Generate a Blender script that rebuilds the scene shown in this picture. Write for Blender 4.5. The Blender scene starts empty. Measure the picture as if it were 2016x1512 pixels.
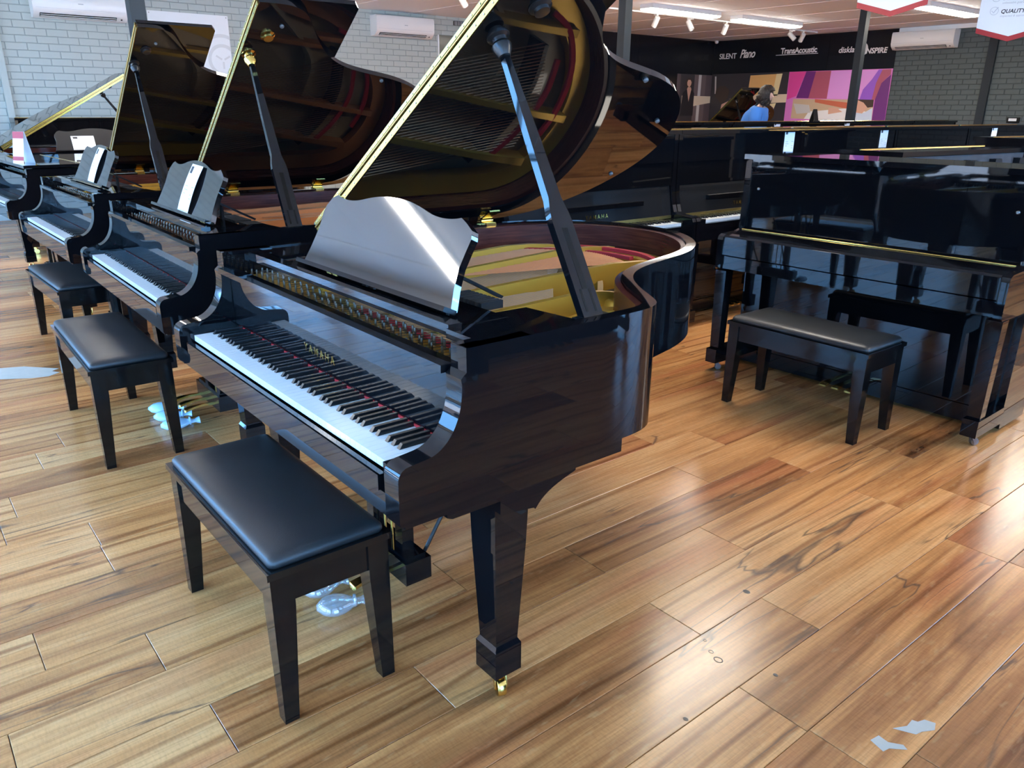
import bpy, bmesh, math, random
from math import sin, cos, pi, radians, sqrt
from mathutils import Vector, Matrix
random.seed(7)
sc = bpy.context.scene
col = sc.collection
# ---------------------------------------------------------------- camera
F_PX, CX, CY = 1536.5, 2.62, 16.0
YAW, PITCH, ROLL = -0.8888, 0.3486, 0.0084
CAM = Vector((1.9391, -0.7013, 1.4223))
cd = bpy.data.cameras.new('camera'); cam = bpy.data.objects.new('camera', cd); col.objects.link(cam)
fw = Vector((sin(YAW)*cos(PITCH), cos(YAW)*cos(PITCH), -sin(PITCH)))
rt = Vector((cos(YAW), -sin(YAW), 0)); up = rt.cross(fw)
rt2 = rt*cos(ROLL)+up*sin(ROLL); up2 = up*cos(ROLL)-rt*sin(ROLL)
m = Matrix((rt2, up2, -fw)).transposed().to_4x4(); m.translation = CAM
cam.matrix_world = m
cd.sensor_fit = 'HORIZONTAL'; cd.sensor_width = 36; cd.lens = F_PX/2016*36
cd.shift_x = -CX/2016; cd.shift_y = CY/2016; cd.clip_start = .02
sc.camera = cam
# ---------------------------------------------------------------- world, light, exposure
sc.view_settings.view_transform = 'Standard'; sc.view_settings.look = 'None'
sc.view_settings.exposure = 0.45; sc.view_settings.gamma = 1; sc.view_settings.use_curve_mapping = False
SKY = (0.18, 0.49, 1.0); SKY_S = 15.0
LAMP_S = 42.0
w = bpy.data.worlds.new('sky'); sc.world = w; w.use_nodes = True
bg = w.node_tree.nodes['Background']; bg.inputs[0].default_value = (*SKY, 1); bg.inputs[1].default_value = SKY_S
YF, XR, X0, Y0, ZC = -3.3, 5.6, -10.19, 14.93, 2.88       # storefront, right wall, left wall, back wall, ceiling
SUN_S = 34.0
sl = bpy.data.lights.new('sun', 'SUN'); sl.energy = SUN_S; sl.angle = radians(1.0); sl.color = (1, .90, .76)
so = bpy.data.objects.new('sun', sl); col.objects.link(so)
so.rotation_euler = Vector((0.25, -0.55, -1.0)).to_track_quat('-Z', 'Y').to_euler()
def portal(x0, x1, y, z0, z1):
    l = bpy.data.lights.new('window_portal', 'AREA'); l.shape = 'RECTANGLE'; l.size = x1-x0; l.size_y = z1-z0
    l.cycles.is_portal = True
    o = bpy.data.objects.new('window_portal', l); col.objects.link(o)
    o.location = ((x0+x1)/2, y, (z0+z1)/2); o.rotation_euler = (radians(90), 0, 0)   # emits towards +Y
    o.rotation_euler = Vector((0, 1, 0)).to_track_quat('-Z', 'Y').to_euler()
def portal_side(y0, y1, x, z0, z1):
    l = bpy.data.lights.new('window_portal', 'AREA'); l.shape = 'RECTANGLE'; l.size = y1-y0; l.size_y = z1-z0
    l.cycles.is_portal = True
    o = bpy.data.objects.new('window_portal', l); col.objects.link(o); o.location = (x, (y0+y1)/2, (z0+z1)/2)
    o.rotation_euler = Vector((-1, 0, 0)).to_track_quat('-Z', 'Y').to_euler()
WX = [(-9.8, -7.2), (-7.0, -4.4), (-4.2, -1.6), (-1.4, 1.2), (1.4, 4.0)]
WZ = (0.06, 2.60)
portal(WX[0][0], WX[-1][1], YF-.02, *WZ)
WY = [(-2.9, .1), (.3, 3.3), (3.5, 6.5), (6.7, 9.7)]                            # added side windows on the right wall, to let in more daylight
portal_side(WY[0][0], WY[-1][1], XR+.02, *WZ)
sc.cycles.use_denoising = True
sc.cycles.max_bounces = 10; sc.cycles.diffuse_bounces = 5; sc.cycles.glossy_bounces = 6
sc.cycles.transparent_max_bounces = 12; sc.cycles.transmission_bounces = 6
sc.cycles.caustics_reflective = False; sc.cycles.caustics_refractive = False
sc.cycles.sample_clamp_indirect = 6.0
# ---------------------------------------------------------------- materials
M = {}
def nt(name):
    mt = bpy.data.materials.new(name); mt.use_nodes = True
    return mt, mt.node_tree.nodes, mt.node_tree.links, mt.node_tree.nodes['Principled BSDF']
def mat(name, c, r=.5, metal=0., ior=1.5, coat=0., bump=None, vary=None, coat_r=.05, emit=None, sheen=0.):
    mt, N, L, p = nt(name)
    p.inputs['Base Color'].default_value = (*c, 1); p.inputs['Roughness'].default_value = r
    p.inputs['Metallic'].default_value = metal; p.inputs['IOR'].default_value = ior
    p.inputs['Coat Weight'].default_value = coat; p.inputs['Coat Roughness'].default_value = coat_r
    if sheen: p.inputs['Sheen Weight'].default_value = sheen
    if emit:
        p.inputs['Emission Color'].default_value = (*emit[0], 1); p.inputs['Emission Strength'].default_value = emit[1]
    tc = N.new('ShaderNodeTexCoord')
    if vary:                                    # (scale, amount): slight tonal mottling
        n = N.new('ShaderNodeTexNoise'); n.inputs['Scale'].default_value = vary[0]; n.inputs['Detail'].default_value = 6
        L.new(tc.outputs['Object'], n.inputs['Vector'])
        mx = N.new('ShaderNodeMix'); mx.data_type = 'RGBA'
        mx.inputs[6].default_value = (*[max(0, v*(1-vary[1])) for v in c], 1); mx.inputs[7].default_value = (*[min(1, v*(1+vary[1])) for v in c], 1)
        L.new(n.outputs['Fac'], mx.inputs[0]); L.new(mx.outputs[2], p.inputs['Base Color'])
    if bump:                                    # (scale, strength, distance)
        n = N.new('ShaderNodeTexNoise'); n.inputs['Scale'].default_value = bump[0]; n.inputs['Detail'].default_value = 5
        L.new(tc.outputs['Object'], n.inputs['Vector'])
        b = N.new('ShaderNodeBump'); b.inputs['Strength'].default_value = bump[1]; b.inputs['Distance'].default_value = bump[2]
        L.new(n.outputs['Fac'], b.inputs['Height']); L.new(b.outputs['Normal'], p.inputs['Normal'])
    M[name] = mt; return mt
LI = 1.45
mat('lacquer', (.004, .004, .005), .025, ior=LI)
mat('lacquer_desk', (.004, .004, .005), .04, ior=2.35)
mat('satin_black', (.008, .008, .009), .28)
mat('bench_black', (.005, .0045, .0045), .08, ior=1.42)
mat('leather', (.016, .017, .018), .40, ior=1.5, bump=(260, .12, .002), vary=(9, .35))
mat('gold_paint', (.70, .40, .055), .36, metal=.45, bump=(40, .05, .002))
mat('copper_paint', (.62, .22, .07), .38, metal=.35)
mat('brass', (.76, .53, .15), .18, metal=1.0, bump=(30, .03, .001))
mat('brass_dull', (.62, .44, .14), .3, metal=1.0)
mat('brass_hinge', (.52, .34, .075), .24, metal=1.0)
mat('steel', (.36, .35, .34), .35, metal=1.0)
mat('string_steel', (.20, .185, .165), .4, metal=1.0)
mat('pin_metal', (.24, .21, .17), .38, metal=1.0)
mat('fall_satin', (.009, .0095, .011), .22, ior=1.3)
mat('copper_wire', (.55, .26, .13), .35, metal=1.0)
mat('key_white', (.72, .74, .73), .16)
mat('key_black', (.010, .010, .011), .22)
mat('felt_red', (.55, .025, .03), .9)
mat('felt_black', (.02, .02, .02), .9)
mat('soundboard', (.52, .38, .22), .4, coat=.3)
mat('rubber_grey', (.13, .13, .13), .5)
mat('paper', (.86, .90, .92), .55)
mat('ink', (.02, .02, .025), .5)
mat('ink_grey', (.45, .48, .5), .6)
mat('print_red', (.36, .008, .012), .45)
mat('board_white', (.78, .82, .83), .4)
mat('brick_grey', (.42, .475, .45), .62, bump=(90, .25, .003), vary=(3, .05))
mat('mortar_grey', (.29, .335, .325), .7)
mat('brick_slate', (.065, .088, .092), .6, bump=(90, .25, .003), vary=(3, .08))
mat('mortar_slate', (.042, .058, .062), .7)
mat('ceiling_white', (.80, .87, .95), .75, bump=(20, .05, .002))
mat('ceiling_strip', (.86, .86, .86), .5)
mat('wall_paint', (.78, .80, .82), .7)
mat('post_grey', (.018, .025, .031), .5, ior=1.3)
mat('plastic_white', (.80, .81, .80), .28)
mat('slot_dark', (.004, .004, .004), .5, ior=1.25)
mat('panel_black', (.007, .009, .014), .16, ior=1.35, bump=(1.3, .12, .02))
mat('lamp_body', (.82, .84, .83), .4)
mat('spot_white', (.84, .84, .80), .4)
mat('lamp_diffuser', (.95, .95, .92), .4, emit=((1.0, .93, .82), LAMP_S))
mat('skin', (.62, .36, .27), .5)
mat('hair', (.018, .012, .009), .42, bump=(60, .8, .02))
mat('shirt_blue', (.055, .22, .62), .8, bump=(200, .2, .002))
mat('trousers', (.03, .035, .05), .8)
mat('alu_frame', (.30, .31, .32), .35, metal=.8)
mat('pavement', (.42, .41, .40), .85, vary=(2, .15))
mat('white_stop', (.88, .88, .86), .4)
mat('tarnished', (.60, .55, .45), .35, metal=.9)
mat('plastic_bag', (.55, .74, .90), .18, coat=.5)
mat('scrap', (.42, .39, .33), .6, vary=(20, .15))
mat('stain', (.07, .045, .03), .4)
mat('cloth_back', (.030, .030, .032), .8, vary=(14, .5))
for nm, c in dict(pr_dark=(.045, .04, .045), pr_curtain=(.16, .12, .12), pr_curtain2=(.10, .075, .08), pr_pale=(.62, .60, .58), pr_cream=(.78, .64, .46), pr_skin=(.72, .42, .30),
                  pr_hair=(.06, .04, .03), pr_black=(.012, .012, .016), pr_orange=(.82, .48, .18), pr_yellow=(.88, .74, .42), pr_brown=(.30, .15, .07),
                  pr_pink=(.78, .08, .36), pr_mag=(.72, .22, .62), pr_plum=(.16, .03, .20), pr_rose=(.46, .11, .17), pr_lilac=(.80, .36, .82), pr_violet=(.34, .12, .66),
                  pr_red=(.62, .16, .09), pr_shirt=(.62, .72, .86), pr_white=(.88, .87, .86), pr_tan=(.62, .46, .30), pr_circle=(.62, .65, .65)).items():
    mat(nm, c, .35)
def mahogany():
    mt, N, L, p = nt('mahogany')
    tc = N.new('ShaderNodeTexCoord'); mp = N.new('ShaderNodeMapping'); mp.inputs['Scale'].default_value = (3, 3, 60)
    n = N.new('ShaderNodeTexNoise'); n.inputs['Scale'].default_value = 2.5; n.inputs['Detail'].default_value = 8
    r = N.new('ShaderNodeValToRGB'); r.color_ramp.elements[0].position = .3; r.color_ramp.elements[1].position = .75
    r.color_ramp.elements[0].color = (.055, .010, .007, 1); r.color_ramp.elements[1].color = (.15, .035, .02, 1)
    L.new(tc.outputs['Object'], mp.inputs[0]); L.new(mp.outputs[0], n.inputs['Vector']); L.new(n.outputs['Fac'], r.inputs[0]); L.new(r.outputs[0], p.inputs['Base Color'])
    p.inputs['Roughness'].default_value = .25
    M['mahogany'] = mt
mahogany()
def floor_wood():
    mt, N, L, p = nt('floor_wood')
    tc = N.new('ShaderNodeTexCoord'); oi = N.new('ShaderNodeObjectInfo'); ge = N.new('ShaderNodeNewGeometry')
    def mth(op, a, b=None):
        n = N.new('ShaderNodeMath'); n.operation = op
        for i, v in enumerate((a, b)):
            if v is None: continue
            if isinstance(v, (int, float)): n.inputs[i].default_value = v
            else: L.new(v, n.inputs[i])
        return n.outputs[0]
    rnd = mth('FRACT', mth('ADD', oi.outputs['Random'], ge.outputs['Random Per Island']))
    rnd2 = mth('FRACT', mth('MULTIPLY', rnd, 17.31)); rnd3 = mth('FRACT', mth('MULTIPLY', rnd, 91.7))
    cv = N.new('ShaderNodeCombineXYZ'); L.new(mth('MULTIPLY', rnd, 53.0), cv.inputs[0]); L.new(mth('MULTIPLY', rnd2, 71.0), cv.inputs[1]); L.new(mth('MULTIPLY', rnd3, 30.), cv.inputs[2])
    ad = N.new('ShaderNodeVectorMath'); ad.operation = 'ADD'; L.new(tc.outputs['Object'], ad.inputs[0]); L.new(cv.outputs[0], ad.inputs[1])
    def mapped(s):
        mp = N.new('ShaderNodeMapping'); mp.inputs['Scale'].default_value = s; L.new(ad.outputs[0], mp.inputs[0]); return mp.outputs[0]
    def noise(s, sc_, det, rough=.55, dist=0.):
        n = N.new('ShaderNodeTexNoise'); n.inputs['Scale'].default_value = sc_; n.inputs['Detail'].default_value = det
        n.inputs['Roughness'].default_value = rough; n.inputs['Distortion'].default_value = dist
        L.new(mapped(s), n.inputs['Vector']); return n.outputs['Fac']
    def ramp(f, els):
        r = N.new('ShaderNodeValToRGB'); e = r.color_ramp.elements
        while len(e) < len(els): e.new(.5)
        for q, (ps, c) in zip(e, els): q.position = ps; q.color = (*c, 1)
        L.new(f, r.inputs[0]); return r.outputs[0]
    def mix(f, a, b, bt='MIX'):
        n = N.new('ShaderNodeMix'); n.data_type = 'RGBA'; n.blend_type = bt
        for i, v in ((0, f), (6, a), (7, b)):
            if isinstance(v, (int, float)): n.inputs[i].default_value = v
            elif isinstance(v, tuple): n.inputs[i].default_value = (*v, 1)
            else: L.new(v, n.inputs[i])
        return n.outputs[2]
    broad = noise((7, .75, 1), 1.0, 5, .6, 1.1)                     # broad flames along the board
    base = ramp(mth('ADD', mth('MULTIPLY', broad, .75), mth('MULTIPLY', rnd2, .30)),
                [(.26, (.15, .055, .020)), (.40, (.36, .142, .044)), (.54, (.56, .245, .080)), (.70, (.66, .330, .125)), (.82, (.56, .220, .070)), (.95, (.45, .140, .044))])
    red = mth('MULTIPLY', noise((6, .7, 1), 1.0, 2), .9)
    base = mix(ramp(red, [(.48, (0, 0, 0)), (.66, (.75, .75, .75))]), base, (.44, .135, .048))
    fine = noise((150, 2.6, 1), 1.0, 4, .65)
    base = mix(.55, base, ramp(fine, [(.30, (.52, .46, .42)), (.55, (1, 1, 1)), (.75, (1.2, 1.17, 1.1))]), 'MULTIPLY')
    wv = N.new('ShaderNodeTexWave'); wv.wave_type = 'BANDS'; wv.bands_direction = 'X'; wv.inputs['Scale'].default_value = 4.2
    wv.inputs['Distortion'].default_value = 9; wv.inputs['Detail'].default_value = 3; wv.inputs['Detail Scale'].default_value = .55
    L.new(mapped((1.0, .16, 1)), wv.inputs['Vector'])
    gr = ramp(wv.outputs['Fac'], [(0, (.50, .40, .34)), (.22, (1, 1, 1)), (1, (1.06, 1.04, 1.0))])
    base = mix(ramp(noise((4, .5, 1), 1, 1), [(.42, (0, 0, 0)), (.6, (.9, .9, .9))]), base, mix(1.0, base, gr, 'MULTIPLY'))
    vein = noise((4.0, .40, 1), 1.2, 4, .5, .7)                   # thin dark gum veins
    vd = mth('ABSOLUTE', mth('SUBTRACT', vein, .53))
    vm = ramp(vd, [(0, (.8, .8, .8)), (.003, (.6, .6, .6)), (.009, (0, 0, 0))])
    vgate = mix(1.0, ramp(rnd3, [(.45, (0, 0, 0)), (.5, (1, 1, 1))]), ramp(noise((6, .9, 1), 1.0, 1), [(.46, (0, 0, 0)), (.56, (1, 1, 1))]), 'MULTIPLY')
    base = mix(mix(1.0, vm, vgate, 'MULTIPLY'), base, (.075, .045, .03))
    cross = noise((55, 190, 1), 1.0, 2)
    base = mix(.35, base, ramp(cross, [(.3, (.72, .70, .68)), (.5, (1, 1, 1)), (.7, (1.18, 1.16, 1.12))]), 'MULTIPLY')
    fleck = noise((60, 14, 1), 1.0, 2)
    base = mix(ramp(fleck, [(.60, (0, 0, 0)), (.74, (.18, .18, .18))]), base, (.62, .40, .19))
    L.new(base, p.inputs['Base Color'])
    p.inputs['Roughness'].default_value = .24; p.inputs['IOR'].default_value = 1.5
    b = N.new('ShaderNodeBump'); b.inputs['Strength'].default_value = .12; b.inputs['Distance'].default_value = .001
    L.new(fine, b.inputs['Height']); L.new(b.outputs[0], p.inputs['Normal'])
    M['floor_wood'] = mt
floor_wood()
mat('floor_joint', (.05, .03, .02), .7)
def pane_glass():
    mt, N, L, p = nt('pane_glass'); N.remove(p)
    t = N.new('ShaderNodeBsdfTransparent'); g = N.new('ShaderNodeBsdfGlossy'); g.inputs['Roughness'].default_value = .02
    x = N.new('ShaderNodeMixShader'); x.inputs[0].default_value = .06
    L.new(t.outputs[0], x.inputs[1]); L.new(g.outputs[0], x.inputs[2]); L.new(x.outputs[0], N['Material Output'].inputs[0])
    M['pane_glass'] = mt
pane_glass()
def clear_film():
    mt, N, L, p = nt('clear_film'); N.remove(p)
    t = N.new('ShaderNodeBsdfTransparent'); g = N.new('ShaderNodeBsdfGlossy'); g.inputs['Roughness'].default_value = .08
    d = N.new('ShaderNodeBsdfDiffuse'); d.inputs[0].default_value = (.75, .80, .84, 1)
    a = N.new('ShaderNodeMixShader'); a.inputs[0].default_value = .45
    x = N.new('ShaderNodeMixShader'); x.inputs[0].default_value = .38
    L.new(g.outputs[0], a.inputs[1]); L.new(d.outputs[0], a.inputs[2])
    L.new(t.outputs[0], x.inputs[1]); L.new(a.outputs[0], x.inputs[2]); L.new(x.outputs[0], N['Material Output'].inputs[0])
    M['clear_film'] = mt
clear_film()
# ---------------------------------------------------------------- mesh helpers
def link(name, me, mt, parent=None, loc=None, rot=None):
    o = bpy.data.objects.new(name, me); col.objects.link(o)
    if mt is not None and len(me.materials) == 0: me.materials.append(M[mt])
    if parent is not None: o.parent = parent
    if loc is not None: o.location = loc
    if rot is not None: o.rotation_euler = rot
    return o
def done(name, bm, mt, parent=None, loc=None, rot=None, smooth=None, bev=0., seg=1):
    if bev:
        es = [e for e in bm.edges if len(e.link_faces) == 2 and e.calc_face_angle(0) > radians(28)]
        bmesh.ops.bevel(bm, geom=es, offset=bev, segments=seg, profile=.6, affect='EDGES', clamp_overlap=True)
    bmesh.ops.recalc_face_normals(bm, faces=bm.faces)
    me = bpy.data.meshes.new(name); bm.to_mesh(me); bm.free()
    if smooth is not None:
        for p in me.polygons: p.use_smooth = True
        me.set_sharp_from_angle(angle=radians(smooth))
    return link(name, me, mt, parent, loc, rot)
def box(bm, x0, x1, y0, y1, z0, z1, mtx=None):
    vs = [Vector((x, y, z)) for z in (z0, z1) for y in (y0, y1) for x in (x0, x1)]
    if mtx is not None: vs = [mtx @ v for v in vs]
    v = [bm.verts.new(p) for p in vs]
    for f in ((0, 2, 3, 1), (4, 5, 7, 6), (0, 1, 5, 4), (2, 6, 7, 3), (0, 4, 6, 2), (1, 3, 7, 5)): bm.faces.new([v[i] for i in f])
    return v
def B(name, mt, parent, x0, x1, y0, y1, z0, z1, bev=.002, seg=1, loc=None, rot=None):
    bm = bmesh.new(); box(bm, x0, x1, y0, y1, z0, z1)
    return done(name, bm, mt, parent, loc, rot, bev=bev, seg=seg)
def prism(bm, pts, a0, a1, axis='x'):
    def P(u, v, a): return {'x': (a, u, v), 'y': (u, a, v), 'z': (u, v, a)}[axis]
    A = [bm.verts.new(P(u, v, a0)) for u, v in pts]; C = [bm.verts.new(P(u, v, a1)) for u, v in pts]
    n = len(pts)
    bm.faces.new(A[::-1]); bm.faces.new(C)
    for i in range(n): bm.faces.new((A[i], A[(i+1) % n], C[(i+1) % n], C[i]))
def tube(bm, pts, r, n=8, cap=True, ry=None):
    pts = [Vector(p) for p in pts]; rings = []
    for i, p in enumerate(pts):
        d = (pts[min(i+1, len(pts)-1)]-pts[max(i-1, 0)]).normalized()
        a = d.orthogonal().normalized() if i == 0 else (a - d*a.dot(d)).normalized()
        b = d.cross(a); rr = r[i] if isinstance(r, (list, tuple)) else r
        rings.append([bm.verts.new(p + a*rr*cos(2*pi*k/n) + b*rr*sin(2*pi*k/n)) for k in range(n)])
    for A, C in zip(rings, rings[1:]):
        for k in range(n): bm.faces.new((A[k], A[(k+1) % n], C[(k+1) % n], C[k]))
    if cap: bm.faces.new(rings[0][::-1]); bm.faces.new(rings[-1])
def lathe(bm, prof, n=20, mtx=None, cap=True):
    rings = []
    for r, z in prof:
        ring = []
        for k in range(n):
            v = Vector((r*cos(2*pi*k/n), r*sin(2*pi*k/n), z)); ring.append(bm.verts.new(mtx @ v if mtx is not None else v))
        rings.append(ring)
    for A, C in zip(rings, rings[1:]):
        for k in range(n): bm.faces.new((A[k], A[(k+1) % n], C[(k+1) % n], C[k]))
    if cap: bm.faces.new(rings[0][::-1]); bm.faces.new(rings[-1])
def loft(bm, rings, close=True, cap=True):
    R_ = [[bm.verts.new(p) for p in r] for r in rings]; n = len(R_[0])
    for A, C in zip(R_, R_[1:]):
        for k in range(n if close else n-1): bm.faces.new((A[k], A[(k+1) % n], C[(k+1) % n], C[k]))
    if cap: bm.faces.new(R_[0][::-1]); bm.faces.new(R_[-1])
def catmull(pts, k=4):
    out = []; n = len(pts)
    for i in range(n-1):
        p0, p1, p2, p3 = pts[max(i-1, 0)], pts[i], pts[i+1], pts[min(i+2, n-1)]
        for j in range(k):
            t = j/k
            out.append(tuple(.5*((2*b)+(-a+c)*t+(2*a-5*b+4*c-d)*t*t+(-a+3*b-3*c+d)*t**3) for a, b, c, d in zip(p0, p1, p2, p3)))
    out.append(tuple(pts[-1])); return out
def offset(path, d):                      # open 2-D path, positive d to the left of travel
    out = []; n = len(path)
    for i in range(n):
        a = Vector(path[max(i-1, 0)]); b = Vector(path[min(i+1, n-1)]); t = (b-a).normalized()
        out.append((path[i][0]-t.y*d, path[i][1]+t.x*d))
    return out
def empty(name, label, cat, loc=(0, 0, 0), rz=0., group=None):
    o = bpy.data.objects.new(name, None); col.objects.link(o); o.location = loc; o.rotation_euler = (0, 0, rz); o.empty_display_size = .1
    o['label'] = label; o['category'] = cat
    if group: o['group'] = group
    return o
def tag(o, label, cat, group=None):
    o['label'] = label; o['category'] = cat
    if group: o['group'] = group
    return o
def struct(o, label=None):
    o['kind'] = 'structure'
    if label: o['label'] = label
    return o
def stuff(o): o['kind'] = 'stuff'; return o
def text(name, body, size, mt, parent, loc, rot, ext=.001, shear=0., align='CENTER', bold=0., sx=1., space=1.):
    c = bpy.data.curves.new(name, 'FONT'); c.body = body; c.size = size; c.extrude = ext; c.shear = shear
    c.align_x = align; c.offset = bold; c.space_character = space; c.resolution_u = 3
    t = bpy.data.objects.new('tmp', c); col.objects.link(t)
    dg = bpy.context.evaluated_depsgraph_get(); me = bpy.data.meshes.new_from_object(t.evaluated_get(dg))
    bpy.data.objects.remove(t); bpy.data.curves.remove(c); me.name = name; me.materials.clear()
    o = link(name, me, mt, parent, loc, rot); o.scale = (sx, 1, 1); return o
# ================================================================ SETTING
def view(p):                               # image position and depth of a world point
    d = Vector(p)-CAM; z = d.dot(fw)
    if z < .05: return None
    return (1008+CX+F_PX*d.dot(rt2)/z, 756+CY-F_PX*d.dot(up2)/z, z)
def make_floor():
    fl = struct(B('floor', 'floor_joint', None, X0-.2, XR+.2, YF-.05, Y0+.2, -.05, -.0045, bev=0), 'brown hardwood plank floor with wavy grain')
    pw, pl, g = .199, 1.215, .0009
    def plank(bm, x, y, l):
        x0, x1, y0, y1 = x+g, x+pw-g, y+g, y+l-g; c = .0012
        T = [bm.verts.new(p) for p in ((x0+c, y0+c, 0), (x1-c, y0+c, 0), (x1-c, y1-c, 0), (x0+c, y1-c, 0))]
        S = [bm.verts.new(p) for p in ((x0, y0, -c), (x1, y0, -c), (x1, y1, -c), (x0, y1, -c))]
        G = [bm.verts.new(p) for p in ((x0, y0, -.0044), (x1, y0, -.0044), (x1, y1, -.0044), (x0, y1, -.0044))]
        bm.faces.new(T)
        for A, C in ((S, T), (G, S)):
            for k in range(4): bm.faces.new((A[k], A[(k+1) % 4], C[(k+1) % 4], C[k]))
    fixed = {3: .907, 4: 1.2, -2: -.593, -1: -.342, -5: -.324, 6: .82, 7: .95}
    cells = []
    k0, k1 = int((X0-.1-.03)/pw)-1, int((XR+.1-.03)/pw)+1
    for k in range(k0, k1):
        st = fixed.get(k, random.uniform(0, pl)); y = st
        while y > YF: y -= pl
        while y < Y0+.1:
            cells.append((.03+k*pw, y)); y += pl
    near, rest = [], []
    for c in cells:
        q = [view((c[0]+a*pw, c[1]+b*pl, 0)) for a in (0, 1) for b in (0, .5, 1)]
        ins = any(v and -50 < v[0] < 2066 and 150 < v[1] < 1560 for v in q)
        (near if ins else rest).append((min([v[2] for v in q if v] or [99]), c))
    near.sort(); rest += near[300:]; near = near[:300]
    bm = bmesh.new(); plank(bm, 0, 0, pl); me0 = bpy.data.meshes.new('plank')
    bmesh.ops.recalc_face_normals(bm, faces=bm.faces); bm.to_mesh(me0); bm.free(); me0.materials.append(M['floor_wood'])
    for _, c in near: link('plank', me0, None, fl, (c[0], c[1], 0))
    bm = bmesh.new()
    for _, c in rest: plank(bm, c[0], c[1], pl)
    stuff(done('plank_field', bm, 'floor_wood', fl))
make_floor()
def brick_wall(wall, axis, fix, a0, a1, z0, z1, mt, sgn, want):
    """running-bond bricks 230 x 76 mm; wall plane at axis=fix, bricks proud by 5 mm towards sgn"""
    L_, H_, j = .240, .086, .009
    def brick(bm, a, z, l):
        c = .003; d = .006
        def P(u, v, w): return (fix+sgn*w, u, v) if axis == 'x' else (u, fix+sgn*w, v)
        T = [bm.verts.new(P(u, v, d)) for u, v in ((a+c, z+c), (a+l-c, z+c), (a+l-c, z+H_-j-c), (a+c, z+H_-j-c))]
        S = [bm.verts.new(P(u, v, d-c)) for u, v in ((a, z), (a+l, z), (a+l, z+H_-j), (a, z+H_-j))]
        G = [bm.verts.new(P(u, v, 0)) for u, v in ((a, z), (a+l, z), (a+l, z+H_-j), (a, z+H_-j))]
        bm.faces.new(T)
        for A, C in ((S, T), (G, S)):
            for k in range(4): bm.faces.new((A[k], A[(k+1) % 4], C[(k+1) % 4], C[k]))
    cells = []; z = z0; r = 0
    while z < z1-.02:
        a = a0 - (L_/2 if r % 2 else 0)
        while a < a1:
            s, e = max(a, a0), min(a+L_-j, a1)
            if e-s > .03: cells.append((s, z, e-s))
            a += L_
        z += H_; r += 1
    pick = []
    for c in cells:
        p = (fix, c[0]+.1, c[1]) if axis == 'x' else (c[0]+.1, fix, c[1])
        v = view(p)
        if want(v, c) and abs(c[2]-(L_-j)) < 1e-6: pick.append((v[2], c))
    pick.sort(); pick = [c for _, c in pick[:300]]; ps = set(pick)
    bm = bmesh.new(); brick(bm, 0, 0, L_-j)
    for v in bm.verts: v.co -= Vector((fix, 0, 0) if axis == 'x' else (0, fix, 0))
    bmesh.ops.recalc_face_normals(bm, faces=bm.faces); me0 = bpy.data.meshes.new('brick'); bm.to_mesh(me0); bm.free(); me0.materials.append(M[mt])
    for c in pick: link('brick', me0, None, wall, (fix, c[0], c[1]) if axis == 'x' else (c[0], fix, c[1]))
    bm = bmesh.new()
    for c in cells:
        if c not in ps: brick(bm, *c)
    stuff(done('brickwork', bm, mt, wall))
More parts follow.
